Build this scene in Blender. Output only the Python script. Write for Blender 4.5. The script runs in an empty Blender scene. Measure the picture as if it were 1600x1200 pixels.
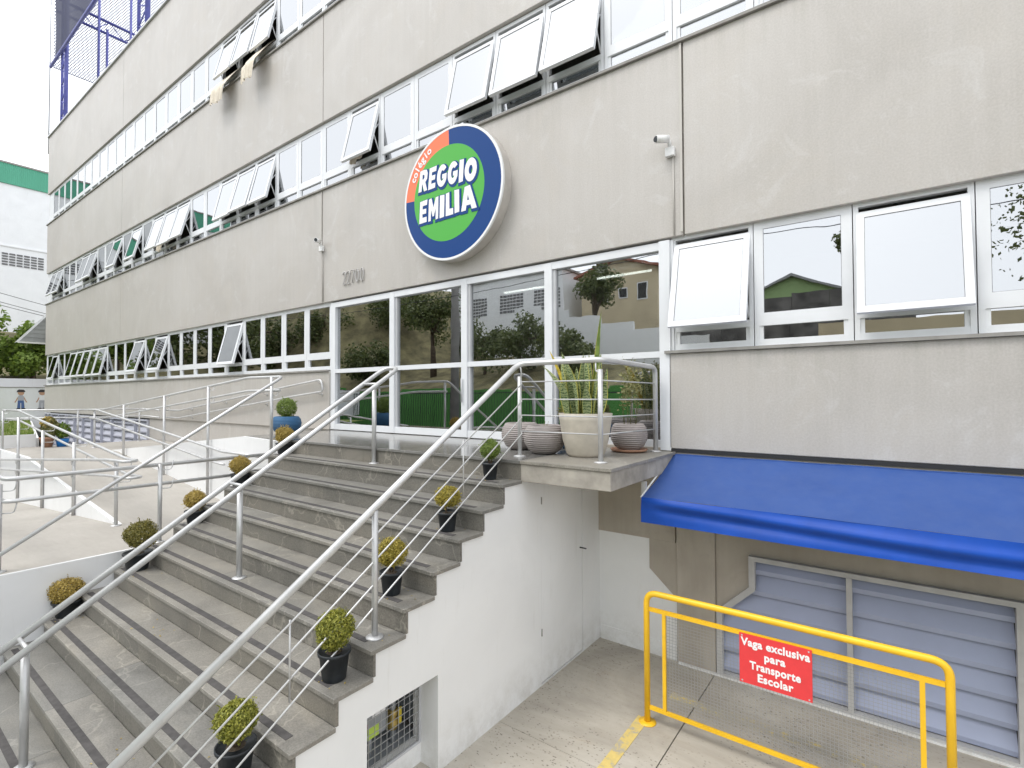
import bpy, bmesh, math, random
from mathutils import Vector, Matrix, Euler
from mathutils.geometry import tessellate_polygon

random.seed(7)
SC = bpy.context.scene
COL = SC.collection

# ------------------------------------------------------------------ camera
yaw, pitch, roll = 0.6383, 0.0222, -0.0031
fw = Vector((-math.sin(yaw) * math.cos(pitch), math.cos(yaw) * math.cos(pitch), math.sin(pitch)))
rt = Vector((math.cos(yaw), math.sin(yaw), 0))
up = rt.cross(fw)
c_, s_ = math.cos(roll), math.sin(roll)
rt2 = c_ * rt + s_ * up
up2 = -s_ * rt + c_ * up
cam_d = bpy.data.cameras.new('camera')
cam = bpy.data.objects.new('camera', cam_d)
COL.objects.link(cam)
m = Matrix((rt2, up2, -fw)).transposed().to_4x4()
m.translation = Vector((0, -5.5, 0))
cam.matrix_world = m
cam_d.sensor_width = 36
cam_d.lens = 36 * 799 / 1600
cam_d.clip_start = 0.05
cam_d.clip_end = 2000
SC.camera = cam

# ------------------------------------------------------------------ sky, sun, exposure
SUN_EL, SUN_AZ = math.radians(58), math.radians(205)     # azimuth clockwise from +y
w = bpy.data.worlds.new('World')
SC.world = w
w.use_nodes = True
nt = w.node_tree
bg = nt.nodes['Background']
sky = nt.nodes.new('ShaderNodeTexSky')
sky.sky_type = 'NISHITA'
sky.sun_disc = False
sky.sun_elevation = SUN_EL
sky.sun_rotation = SUN_AZ
sky.dust_density = 3.0
hs = nt.nodes.new('ShaderNodeHueSaturation')
hs.inputs['Saturation'].default_value = 0.16
nt.links.new(sky.outputs[0], hs.inputs['Color'])
cl = nt.nodes.new('ShaderNodeMix')                       # an even cloud deck over the sky
cl.data_type = 'RGBA'
cl.inputs[0].default_value = 0.7
cl.inputs[7].default_value = (9.2, 9.5, 10.0, 1)
nt.links.new(hs.outputs[0], cl.inputs[6])
nt.links.new(cl.outputs[2], bg.inputs['Color'])
bg.inputs['Strength'].default_value = 0.15

sun_d = bpy.data.lights.new('sun', 'SUN')
sun_d.energy = 0.9
sun_d.angle = math.radians(18)
sun_d.color = (1.0, 0.96, 0.9)
sun = bpy.data.objects.new('sun', sun_d)
COL.objects.link(sun)
sd = Vector((math.sin(SUN_AZ) * math.cos(SUN_EL), math.cos(SUN_AZ) * math.cos(SUN_EL), math.sin(SUN_EL)))
sun.rotation_euler = sd.to_track_quat('Z', 'Y').to_euler()

SC.view_settings.view_transform = 'Standard'
SC.view_settings.look = 'None'
SC.view_settings.exposure = 0.66
SC.view_settings.gamma = 1
SC.view_settings.use_curve_mapping = False

# ------------------------------------------------------------------ helpers
def wl(o):
    v = Vector((0, 0, 0))
    while o is not None:
        v += o.location
        o = o.parent
    return v

def tag(o, label=None, cat=None, group=None, kind=None):
    if label: o['label'] = label
    if cat: o['category'] = cat
    if group: o['group'] = group
    if kind: o['kind'] = kind
    return o

def thing(name, label, cat, loc=(0, 0, 0), group=None, rz=0):
    o = bpy.data.objects.new(name, None)
    o.empty_display_size = 0.1
    COL.objects.link(o)
    o.location = loc
    o.rotation_euler = (0, 0, rz)
    return tag(o, label, cat, group)

def link(name, mesh, parent=None, loc=(0, 0, 0), rot=(0, 0, 0)):
    o = bpy.data.objects.new(name, mesh)
    COL.objects.link(o)
    if parent is not None: o.parent = parent
    o.location = loc
    o.rotation_euler = rot
    return o

def copy_tree(o, parent=None):
    c = o.copy()
    COL.objects.link(c)
    c.parent = parent
    for ch in list(o.children):
        copy_tree(ch, c)
    return c

class MB:
    def __init__(s):
        s.v, s.f, s.mi, s.sm = [], [], [], []
    def add(s, vs, fs, mi=0, smooth=False):
        b = len(s.v)
        s.v += [tuple(p) for p in vs]
        for f in fs:
            s.f.append([b + i for i in f]); s.mi.append(mi); s.sm.append(smooth)
        return s
    def box(s, x0, x1, y0, y1, z0, z1, mi=0):
        if x0 > x1: x0, x1 = x1, x0
        if y0 > y1: y0, y1 = y1, y0
        if z0 > z1: z0, z1 = z1, z0
        return s.add([(x0, y0, z0), (x1, y0, z0), (x1, y1, z0), (x0, y1, z0), (x0, y0, z1), (x1, y0, z1), (x1, y1, z1), (x0, y1, z1)],
                     [(0, 3, 2, 1), (4, 5, 6, 7), (0, 1, 5, 4), (1, 2, 6, 5), (2, 3, 7, 6), (3, 0, 4, 7)], mi)
    def quad(s, a, b, c, d, mi=0, smooth=False):
        return s.add([a, b, c, d], [(0, 1, 2, 3)], mi, smooth)
    def prism(s, pts, ext, mi=0):
        """planar polygon pts (3-D) pushed along the vector ext, closed"""
        n = len(pts)
        e = Vector(ext)
        a = [Vector(p) for p in pts]
        tri = [tuple(t) for t in tessellate_polygon([a])]
        vs = a + [p + e for p in a]
        fs = [t for t in tri] + [tuple(i + n for i in reversed(t)) for t in tri]
        fs += [(i, (i + 1) % n, (i + 1) % n + n, i + n) for i in range(n)]
        return s.add(vs, fs, mi)
    def tube(s, pts, r, n=10, mi=0, cap=True, r1=None, closed=False):
        P = [Vector(p) for p in pts]
        T = []
        for i in range(len(P)):
            a = P[i] - P[i - 1] if i > 0 else P[1] - P[0]
            b = P[i + 1] - P[i] if i < len(P) - 1 else P[-1] - P[-2]
            a.normalize(); b.normalize()
            t = a + b
            T.append((t.normalized() if t.length > 1e-6 else b, max(0.3, math.sqrt(max(0.09, (1 + a.dot(b)) / 2)))))
        t0 = T[0][0]
        u = t0.cross(Vector((0, 0, 1)))
        if u.length < 0.05: u = t0.cross(Vector((1, 0, 0)))
        u.normalize()
        vs, fs = [], []
        for i, (t, k) in enumerate(T):
            u = (u - t * u.dot(t)).normalized()
            v = t.cross(u)
            rr = r if r1 is None else r + (r1 - r) * i / (len(P) - 1)
            for j in range(n):
                a = 2 * math.pi * j / n
                vs.append(P[i] + (u * math.cos(a) + v * math.sin(a)) * rr)
        for i in range(len(P) - 1):
            for j in range(n):
                fs.append((i * n + j, i * n + (j + 1) % n, (i + 1) * n + (j + 1) % n, (i + 1) * n + j))
        s.add(vs, fs, mi, True)
        if cap:
            m = len(P)
            s.add(vs[:n], [tuple(reversed(range(n)))], mi)
            s.add(vs[(m - 1) * n:], [tuple(range(n))], mi)
        return s
    def lathe(s, prof, n=24, c=(0, 0, 0), mi=0, cap=True):
        vs = []
        for r, z in prof:
            for j in range(n):
                a = 2 * math.pi * j / n
                vs.append((c[0] + r * math.cos(a), c[1] + r * math.sin(a), c[2] + z))
        fs = []
        for i in range(len(prof) - 1):
            for j in range(n):
                fs.append((i * n + j, i * n + (j + 1) % n, (i + 1) * n + (j + 1) % n, (i + 1) * n + j))
        s.add(vs, fs, mi, True)
        if cap:
            s.add(vs[:n], [tuple(reversed(range(n)))], mi)
            s.add(vs[-n:], [tuple(range(n))], mi)
        return s
    def mesh(s, name, mats, off=(0, 0, 0), normals=True):
        me = bpy.data.meshes.new(name)
        o = Vector(off)
        me.from_pydata([Vector(p) - o for p in s.v], [], s.f)
        for mt in (mats if isinstance(mats, (list, tuple)) else [mats]):
            me.materials.append(mt)
        me.polygons.foreach_set('material_index', s.mi)
        me.polygons.foreach_set('use_smooth', s.sm)
        if normals:
            bm = bmesh.new(); bm.from_mesh(me)
            bmesh.ops.remove_doubles(bm, verts=bm.verts, dist=1e-5)
            bmesh.ops.recalc_face_normals(bm, faces=bm.faces)
            bm.to_mesh(me); bm.free()
        me.update()
        return me
    def build(s, name, mats, parent=None, origin=None, bevel=0, normals=True):
        if parent is not None:
            base = wl(parent)
            off = base if origin is None else Vector(origin)
        else:
            if origin is None:
                xs = [p[0] for p in s.v]; ys = [p[1] for p in s.v]; zs = [p[2] for p in s.v]
                origin = ((min(xs) + max(xs)) / 2, (min(ys) + max(ys)) / 2, min(zs))
            base = Vector((0, 0, 0)); off = Vector(origin)
        o = link(name, s.mesh(name, mats, off, normals), parent, off - base)
        if bevel:
            b = o.modifiers.new('edge', 'BEVEL'); b.width = bevel; b.segments = 2; b.limit_method = 'ANGLE'
        return o

def roundpath(pts, r, n=5):
    P = [Vector(p) for p in pts]
    out = [P[0]]
    for i in range(1, len(P) - 1):
        a, b, c = P[i - 1], P[i], P[i + 1]
        d1, d2 = (a - b), (c - b)
        rr = min(r, d1.length * 0.49, d2.length * 0.49)
        p, q = b + d1.normalized() * rr, b + d2.normalized() * rr
        for k in range(n + 1):
            t = k / n
            out.append(p * (1 - t) ** 2 + b * 2 * t * (1 - t) + q * t * t)
    out.append(P[-1])
    return out

def text_mesh(name, body, size, mat, depth=0.002, offset=0.0, shear=0.0, align='CENTER', sx=1.0, spacing=1.0):
    cu = bpy.data.curves.new(name, 'FONT')
    cu.body = body; cu.size = size; cu.extrude = depth; cu.offset = offset; cu.shear = shear
    cu.align_x = align; cu.align_y = 'CENTER'; cu.resolution_u = 4; cu.space_character = spacing
    ob = bpy.data.objects.new(name, cu)
    COL.objects.link(ob)
    dg = bpy.context.evaluated_depsgraph_get()
    me = bpy.data.meshes.new_from_object(ob.evaluated_get(dg))
    me.name = name
    bpy.data.objects.remove(ob); bpy.data.curves.remove(cu)
    for v in me.vertices: v.co.x *= sx
    me.materials.clear(); me.materials.append(mat)
    return me

# ------------------------------------------------------------------ materials
def newmat(name):
    mt = bpy.data.materials.new(name); mt.use_nodes = True
    t = mt.node_tree
    return mt, t, t.nodes['Principled BSDF']

def N(t, kind, **kw):
    n = t.nodes.new(kind)
    for k, v in kw.items():
        if k in n.inputs.keys(): n.inputs[k].default_value = v
        else: setattr(n, k, v)
    return n

def ramp(t, fac, stops):
    r = t.nodes.new('ShaderNodeValToRGB')
    e = r.color_ramp.elements
    while len(e) < len(stops): e.new(0.5)
    for el, (p, c) in zip(e, stops):
        el.position = p; el.color = (*c, 1)
    t.links.new(fac, r.inputs['Fac'])
    return r.outputs['Color']

def mixc(t, fac, a, b, mode='MIX'):
    n = t.nodes.new('ShaderNodeMix'); n.data_type = 'RGBA'; n.blend_type = mode
    for sock, val in ((n.inputs[0], fac), (n.inputs[6], a), (n.inputs[7], b)):
        if isinstance(val, (int, float)): sock.default_value = val
        elif isinstance(val, tuple): sock.default_value = (*val, 1)
        else: t.links.new(val, sock)
    return n.outputs[2]

def coords(t, scale=(1, 1, 1), kind='Object', rand=False):
    tc = t.nodes.new('ShaderNodeTexCoord')
    mp = t.nodes.new('ShaderNodeMapping')
    mp.inputs['Scale'].default_value = scale
    if kind == 'World':
        g = t.nodes.new('ShaderNodeNewGeometry'); t.links.new(g.outputs['Position'], mp.inputs['Vector'])
    else:
        t.links.new(tc.outputs[kind], mp.inputs['Vector'])
    return mp.outputs[0]

def noise(t, vec, scale, detail=4, rough=0.55, dist=0.0):
    n = N(t, 'ShaderNodeTexNoise', Scale=scale, Detail=detail, Roughness=rough, Distortion=dist)
    t.links.new(vec, n.inputs['Vector'])
    return n.outputs['Fac']

def bump(t, p, h, strength=0.2, dist=0.01):
    b = N(t, 'ShaderNodeBump', Strength=strength, Distance=dist)
    t.links.new(h, b.inputs['Height']); t.links.new(b.outputs[0], p.inputs['Normal'])

def plain(name, col, rough=0.5, metal=0.0, var=0.0, scale=6, spec=0.5, bumpy=0.0):
    mt, t, p = newmat(name)
    p.inputs['Roughness'].default_value = rough
    p.inputs['Metallic'].default_value = metal
    p.inputs['Specular IOR Level'].default_value = spec
    if var or bumpy:
        v = coords(t, kind='World')
        nz = noise(t, v, scale)
        lo = tuple(c * (1 - var) for c in col); hi = tuple(min(1, c * (1 + var)) for c in col)
        t.links.new(ramp(t, nz, [(0.3, lo), (0.7, hi)]), p.inputs['Base Color'])
        if bumpy: bump(t, p, noise(t, v, scale * 8), bumpy, 0.004)
    else:
        p.inputs['Base Color'].default_value = (*col, 1)
    return mt

def concrete_facade():
    mt, t, p = newmat('facade_concrete')
    v = coords(t, (1, 1, 1), 'World')
    big = noise(t, v, 0.5, 7, 0.66, 0.7)
    base = ramp(t, big, [(0.28, (0.37, 0.343, 0.311)), (0.5, (0.43, 0.403, 0.372)), (0.75, (0.49, 0.465, 0.436))])
    warm = noise(t, coords(t, (1, 1, 0.8), 'World'), 1.1, 6, 0.7, 1.0)
    base = mixc(t, ramp(t, warm, [(0.48, (0, 0, 0)), (0.72, (0.55, 0.55, 0.55))]), base, (0.44, 0.40, 0.348))
    pa = noise(t, v, 1.5, 8, 0.72, 1.6)
    base = mixc(t, ramp(t, pa, [(0.56, (0, 0, 0)), (0.64, (0.5, 0.5, 0.5))]), base, (0.515, 0.50, 0.48))
    vs = coords(t, (7, 7, 0.3), 'World')
    st = noise(t, vs, 1.6, 6, 0.65, 0.3)
    base = mixc(t, 0.09, base, ramp(t, st, [(0.3, (0.33, 0.31, 0.27)), (0.7, (0.66, 0.645, 0.62))]))
    # rain stains below each sill line
    g = t.nodes.new('ShaderNodeNewGeometry')
    sx = t.nodes.new('ShaderNodeSeparateXYZ'); t.links.new(g.outputs['Position'], sx.inputs[0])
    acc = None
    for zs in (0.45, 3.83, 7.17, 10.88):
        mr = N(t, 'ShaderNodeMapRange'); mr.inputs['From Min'].default_value = zs - 0.55; mr.inputs['From Max'].default_value = zs
        mr.clamp = True
        cut = N(t, 'ShaderNodeMath', operation='LESS_THAN'); cut.inputs[1].default_value = zs + 0.02
        t.links.new(sx.outputs['Z'], mr.inputs[0]); t.links.new(sx.outputs['Z'], cut.inputs[0])
        mu = N(t, 'ShaderNodeMath', operation='MULTIPLY'); t.links.new(mr.outputs[0], mu.inputs[0]); t.links.new(cut.outputs[0], mu.inputs[1])
        if acc is None: acc = mu.outputs[0]
        else:
            mx = N(t, 'ShaderNodeMath', operation='MAXIMUM'); t.links.new(acc, mx.inputs[0]); t.links.new(mu.outputs[0], mx.inputs[1]); acc = mx.outputs[0]
    pw = N(t, 'ShaderNodeMath', operation='POWER'); pw.inputs[1].default_value = 2.2; t.links.new(acc, pw.inputs[0])
    drip = ramp(t, noise(t, coords(t, (4.5, 4.5, 0.25), 'World'), 2.0, 6, 0.7), [(0.45, (0, 0, 0)), (0.72, (0.55, 0.55, 0.55))])
    dm = mixc(t, 1.0, drip, pw.outputs[0], 'MULTIPLY')
    base = mixc(t, dm, base, (0.27, 0.26, 0.215))
    fine = noise(t, v, 60, 3, 0.6)
    base = mixc(t, 0.12, base, ramp(t, fine, [(0.35, (0.30, 0.29, 0.27)), (0.65, (0.75, 0.74, 0.71))]))
    t.links.new(base, p.inputs['Base Color'])
    p.inputs['Roughness'].default_value = 0.5
    p.inputs['Specular IOR Level'].default_value = 0.75
    bump(t, p, mixc(t, 0.5, fine, pa), 0.12, 0.006)
    return mt

def concrete_brown():
    mt, t, p = newmat('lower_concrete')
    v = coords(t, (1, 1, 1), 'World')
    big = noise(t, v, 1.3, 6, 0.6, 0.6)
    base = ramp(t, big, [(0.3, (0.35, 0.31, 0.255)), (0.7, (0.48, 0.435, 0.37))])
    st = noise(t, coords(t, (10, 10, 0.5), 'World'), 1.5, 4, 0.6)
    base = mixc(t, 0.12, base, ramp(t, st, [(0.3, (0.28, 0.25, 0.20)), (0.7, (0.52, 0.48, 0.42))]))
    bl = noise(t, v, 3.5, 8, 0.75, 1.0)
    base = mixc(t, ramp(t, bl, [(0.55, (0, 0, 0)), (0.7, (0.4, 0.4, 0.4))]), base, (0.29, 0.26, 0.215))
    t.links.new(base, p.inputs['Base Color'])
    p.inputs['Roughness'].default_value = 0.8
    bump(t, p, noise(t, v, 45), 0.15, 0.006)
    return mt

def white_paint(name='white_paint', col=(0.80, 0.80, 0.79)):
    mt, t, p = newmat(name)
    v = coords(t, (1, 1, 1), 'World')
    a = noise(t, v, 1.1, 6, 0.6, 0.5)
    base = ramp(t, a, [(0.3, tuple(c * 0.93 for c in col)), (0.65, col)])
    dirt = noise(t, coords(t, (6, 6, 0.8), 'World'), 2.0, 6, 0.7)
    base = mixc(t, ramp(t, dirt, [(0.58, (0, 0, 0)), (0.8, (0.35, 0.35, 0.35))]), base, (0.55, 0.53, 0.49))
    g = t.nodes.new('ShaderNodeNewGeometry')
    sx = t.nodes.new('ShaderNodeSeparateXYZ'); t.links.new(g.outputs['Position'], sx.inputs[0])
    mr = N(t, 'ShaderNodeMapRange'); mr.inputs['From Min'].default_value = -2.87; mr.inputs['From Max'].default_value = -2.45
    mr.inputs['To Min'].default_value = 1.0; mr.inputs['To Max'].default_value = 0.0
    t.links.new(sx.outputs['Z'], mr.inputs[0])
    spl = ramp(t, noise(t, v, 5, 8, 0.75), [(0.40, (0, 0, 0)), (0.75, (0.65, 0.65, 0.65))])
    base = mixc(t, mixc(t, 1.0, spl, mr.outputs[0], 'MULTIPLY'), base, (0.42, 0.39, 0.33))
    scuff = ramp(t, noise(t, coords(t, (3, 1.2, 5), 'World'), 2.4, 8, 0.8, 1.0), [(0.66, (0, 0, 0)), (0.72, (0.22, 0.22, 0.22))])
    base = mixc(t, scuff, base, (0.5, 0.49, 0.47))
    t.links.new(base, p.inputs['Base Color'])
    p.inputs['Roughness'].default_value = 0.6
    bump(t, p, noise(t, v, 30, 5), 0.08, 0.004)
    return mt

def granite(name, dark, light, rough):
    mt, t, p = newmat(name)
    v = coords(t, (1, 1, 1), 'World')
    oi = t.nodes.new('ShaderNodeObjectInfo')
    a = noise(t, v, 2.2, 7, 0.65, 1.0)
    base = ramp(t, a, [(0.3, dark), (0.72, light)])
    blot = noise(t, coords(t, (0.7, 2.0, 2.0), 'World'), 1.6, 5, 0.7, 0.6)
    base = mixc(t, ramp(t, blot, [(0.5, (0, 0, 0)), (0.75, (0.45, 0.45, 0.45))]), base, tuple(c * f for c, f in zip(light, (1.18, 1.12, 1.0))))
    fine = noise(t, v, 90, 3, 0.7)
    base = mixc(t, 0.22, base, ramp(t, fine, [(0.35, (0.12, 0.115, 0.105)), (0.65, (0.52, 0.50, 0.46))]))
    vein = N(t, 'ShaderNodeTexVoronoi', Scale=1.1, feature='DISTANCE_TO_EDGE')
    vv = coords(t, (1, 1, 1), 'World')
    vm = t.nodes.new('ShaderNodeVectorMath'); vm.operation = 'ADD'
    nn = N(t, 'ShaderNodeTexNoise', Scale=1.7, Detail=4)
    t.links.new(vv, nn.inputs['Vector'])
    t.links.new(vv, vm.inputs[0]); t.links.new(nn.outputs['Color'], vm.inputs[1])
    t.links.new(vm.outputs[0], vein.inputs['Vector'])
    base = mixc(t, ramp(t, vein.outputs['Distance'], [(0.0, (0.3, 0.3, 0.3)), (0.012, (0, 0, 0))]), base, (0.55, 0.52, 0.45))
    tint = ramp(t, oi.outputs['Random'], [(0.0, (0.86, 0.87, 0.88)), (1.0, (1.1, 1.07, 1.03))])
    base = mixc(t, 1.0, base, tint, 'MULTIPLY')
    t.links.new(base, p.inputs['Base Color'])
    rr = N(t, 'ShaderNodeMapRange'); rr.inputs['To Min'].default_value = rough * 0.8; rr.inputs['To Max'].default_value = min(1, rough * 1.25)
    t.links.new(a, rr.inputs[0]); t.links.new(rr.outputs[0], p.inputs['Roughness'])
    bump(t, p, fine, 0.06, 0.003)
    return mt

def ramp_floor():
    mt, t, p = newmat('ramp_concrete')
    v = coords(t, (1, 1, 1), 'World')
    a = noise(t, v, 0.8, 6, 0.6, 0.5)
    base = ramp(t, a, [(0.3, (0.34, 0.315, 0.28)), (0.7, (0.43, 0.405, 0.365))])
    br = noise(t, coords(t, (2.0, 9, 1), 'World'), 2.0, 6, 0.7, 0.5)
    base = mixc(t, 0.16, base, ramp(t, br, [(0.3, (0.26, 0.24, 0.21)), (0.7, (0.52, 0.495, 0.45))]))
    t.links.new(base, p.inputs['Base Color'])
    p.inputs['Roughness'].default_value = 0.8
    bump(t, p, br, 0.2, 0.006)
    return mt

def parking_floor_mat():
    mt, t, p = newmat('parking_concrete')
    v = coords(t, (1, 1, 1), 'World')
    a = noise(t, v, 0.9, 7, 0.65, 0.8)
    base = ramp(t, a, [(0.28, (0.29, 0.262, 0.215)), (0.5, (0.41, 0.373, 0.31)), (0.75, (0.53, 0.50, 0.435))])
    br = noise(t, coords(t, (0.8, 10, 1), 'World'), 2.2, 5, 0.6)
    base = mixc(t, 0.10, base, ramp(t, br, [(0.3, (0.30, 0.28, 0.24)), (0.7, (0.66, 0.64, 0.60))]))
    # fine gravel shows where the surface is worn
    wear = noise(t, v, 0.7, 4, 0.6, 0.3)
    sp = N(t, 'ShaderNodeTexVoronoi', Scale=30.0)
    t.links.new(coords(t, (1, 1.6, 1), 'World'), sp.inputs['Vector'])
    spk = ramp(t, sp.outputs['Distance'], [(0.0, (1, 1, 1)), (0.24, (1, 1, 1)), (0.34, (0, 0, 0))])
    pick = ramp(t, noise(t, v, 14, 3, 0.7), [(0.48, (0, 0, 0)), (0.56, (0.85, 0.85, 0.85))])
    mk = mixc(t, 1.0, spk, pick, 'MULTIPLY')
    mk = mixc(t, 1.0, mk, ramp(t, wear, [(0.36, (0.25, 0.25, 0.25)), (0.5, (1, 1, 1))]), 'MULTIPLY')
    base = mixc(t, mk, base, (0.16, 0.145, 0.12))
    stain = noise(t, v, 2.6, 5, 0.7, 0.6)
    base = mixc(t, ramp(t, stain, [(0.62, (0, 0, 0)), (0.74, (0.4, 0.4, 0.4))]), base, (0.36, 0.28, 0.19))
    t.links.new(base, p.inputs['Base Color'])
    p.inputs['Roughness'].default_value = 0.75
    bump(t, p, mixc(t, 0.5, spk, br), 0.15, 0.005)
    return mt

def chipped_yellow():
    mt, t, p = newmat('yellow_paint')
    v = coords(t, (1, 1, 1), 'World')
    base = ramp(t, noise(t, v, 4, 5, 0.6), [(0.3, (0.76, 0.44, 0.012)), (0.7, (0.86, 0.52, 0.02))])
    ch = noise(t, v, 26, 8, 0.8, 0.5)
    base = mixc(t, ramp(t, ch, [(0.69, (0, 0, 0)), (0.71, (0.9, 0.9, 0.9))]), base, (0.17, 0.085, 0.03))
    dirt = noise(t, v, 9, 6, 0.7)
    base = mixc(t, ramp(t, dirt, [(0.55, (0, 0, 0)), (0.85, (0.4, 0.4, 0.4))]), base, (0.35, 0.22, 0.05))
    t.links.new(base, p.inputs['Base Color'])
    p.inputs['Roughness'].default_value = 0.42
    bump(t, p, ch, 0.15, 0.002)
    return mt

def worn_yellow(sh=0.0):
    mt, t, p = newmat('worn_line_paint')
    v = coords(t, (1, 1, 1), 'World')
    a = noise(t, v, 9, 7, 0.75, 0.4)
    base = ramp(t, a, [(0.38 + sh * .9, (0.37, 0.34, 0.28)), (0.5 + sh, (0.60, 0.46, 0.15)), (0.8 + sh * .9, (0.72, 0.56, 0.2))])
    t.links.new(base, p.inputs['Base Color'])
    p.inputs['Roughness'].default_value = 0.7
    return mt

def glass(name, tint, refl):
    mt, t, p = newmat(name)
    t.nodes.remove(p)
    tr = N(t, 'ShaderNodeBsdfTransparent', Color=(*tint, 1))
    gl = N(t, 'ShaderNodeBsdfGlossy', Color=(0.97, 0.985, 1.0, 1), Roughness=0.0)
    fr = N(t, 'ShaderNodeFresnel', IOR=1.5)
    mr = N(t, 'ShaderNodeMapRange'); mr.inputs['To Min'].default_value = refl; mr.inputs['To Max'].default_value = 1.0
    t.links.new(fr.outputs[0], mr.inputs[0])
    bp = N(t, 'ShaderNodeBump', Strength=0.03, Distance=0.02)
    t.links.new(noise(t, coords(t, (1, 1, 1), 'World'), 2.2, 2, 0.5), bp.inputs['Height'])
    t.links.new(bp.outputs[0], gl.inputs['Normal'])
    mx = t.nodes.new('ShaderNodeMixShader')
    t.links.new(mr.outputs[0], mx.inputs[0]); t.links.new(tr.outputs[0], mx.inputs[1]); t.links.new(gl.outputs[0], mx.inputs[2])
    t.links.new(mx.outputs[0], t.nodes['Material Output'].inputs['Surface'])
    return mt

def leafmat(name, a, b, rough=0.5, trans=0.3):
    mt, t, p = newmat(name)
    v = coords(t, (1, 1, 1), 'World')
    nz = noise(t, v, 40 if rough < 0.55 else 1.2, 3, 0.7)
    gi = t.nodes.new('ShaderNodeNewGeometry')
    col = ramp(t, gi.outputs['Random Per Island'], [(0.0, a), (1.0, b)])
    col = mixc(t, 0.35, col, ramp(t, nz, [(0.3, a), (0.7, b)]))
    t.links.new(col, p.inputs['Base Color'])
    p.inputs['Roughness'].default_value = rough
    tl = N(t, 'ShaderNodeBsdfTranslucent')
    t.links.new(col, tl.inputs['Color'])
    mx = N(t, 'ShaderNodeMixShader'); mx.inputs[0].default_value = trans
    t.links.new(p.outputs[0], mx.inputs[1]); t.links.new(tl.outputs[0], mx.inputs[2])
    t.links.new(mx.outputs[0], t.nodes['Material Output'].inputs['Surface'])
    return mt

def emit(name, col, s):
    mt, t, p = newmat(name)
    p.inputs['Base Color'].default_value = (*col, 1)
    p.inputs['Emission Color'].default_value = (*col, 1)
    p.inputs['Emission Strength'].default_value = s
    return mt

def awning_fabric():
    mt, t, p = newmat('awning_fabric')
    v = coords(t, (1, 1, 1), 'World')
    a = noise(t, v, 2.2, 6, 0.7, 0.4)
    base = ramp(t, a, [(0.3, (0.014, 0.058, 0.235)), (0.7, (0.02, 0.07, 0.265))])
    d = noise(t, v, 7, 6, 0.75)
    base = mixc(t, ramp(t, d, [(0.35, (0.08, 0.08, 0.08)), (0.8, (0.28, 0.28, 0.28))]), base, (0.11, 0.155, 0.29))  # dust mottling, with the sky reflected on the top put into the colour
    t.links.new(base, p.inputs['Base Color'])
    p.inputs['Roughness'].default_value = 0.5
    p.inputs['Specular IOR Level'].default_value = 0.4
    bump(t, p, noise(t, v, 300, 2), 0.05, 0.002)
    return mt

def corrugated(name, col, sc=(0, 6, 0)):
    mt, t, p = newmat(name)
    wv = N(t, 'ShaderNodeTexWave', Scale=1.0, Distortion=0.0)
    t.links.new(coords(t, sc, 'World'), wv.inputs['Vector'])
    wv.bands_direction = 'DIAGONAL'
    nz = noise(t, coords(t, (1, 1, 0.2), 'World'), 0.7, 5)
    t.links.new(ramp(t, nz, [(0.3, tuple(c * 0.85 for c in col)), (0.7, col)]), p.inputs['Base Color'])
    p.inputs['Roughness'].default_value = 0.6
    bump(t, p, wv.outputs['Fac'], 0.5, 0.08)
    return mt

def metal_pipe():
    mt, t, p = newmat('painted_pipe')
    v = coords(t, (1, 1, 1), 'World')
    a = noise(t, v, 7, 5, 0.6)
    t.links.new(ramp(t, a, [(0.3, (0.50, 0.50, 0.50)), (0.7, (0.62, 0.62, 0.615))]), p.inputs['Base Color'])
    p.inputs['Roughness'].default_value = 0.38
    p.inputs['Metallic'].default_value = 0.45
    return mt

def snake_leaf():
    mt, t, p = newmat('snake_leaf')
    wv = N(t, 'ShaderNodeTexWave', Scale=11.0, Distortion=9.0, Detail=3.0)
    wv.inputs['Detail Scale'].default_value = 2.5
    wv.bands_direction = 'Z'
    t.links.new(coords(t, (1, 1, 1), 'World'), wv.inputs['Vector'])
    col = ramp(t, wv.outputs['Fac'], [(0.2, (0.07, 0.115, 0.04)), (0.55, (0.30, 0.35, 0.17))])
    t.links.new(col, p.inputs['Base Color'])
    p.inputs['Roughness'].default_value = 0.4
    return mt

def rib_pot(name, col, z=90.0):
    mt, t, p = newmat(name)
    wv = N(t, 'ShaderNodeTexWave', Scale=z / 6.28, Distortion=0.4)
    wv.bands_direction = 'Z'
    v = coords(t, (1, 1, 1), 'World')
    t.links.new(v, wv.inputs['Vector'])
    nz = noise(t, v, 8, 5, 0.6)
    t.links.new(ramp(t, nz, [(0.3, tuple(c * 0.85 for c in col)), (0.7, col)]), p.inputs['Base Color'])
    p.inputs['Roughness'].default_value = 0.6
    bump(t, p, wv.outputs['Fac'], 0.7, 0.012)
    return mt

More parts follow.
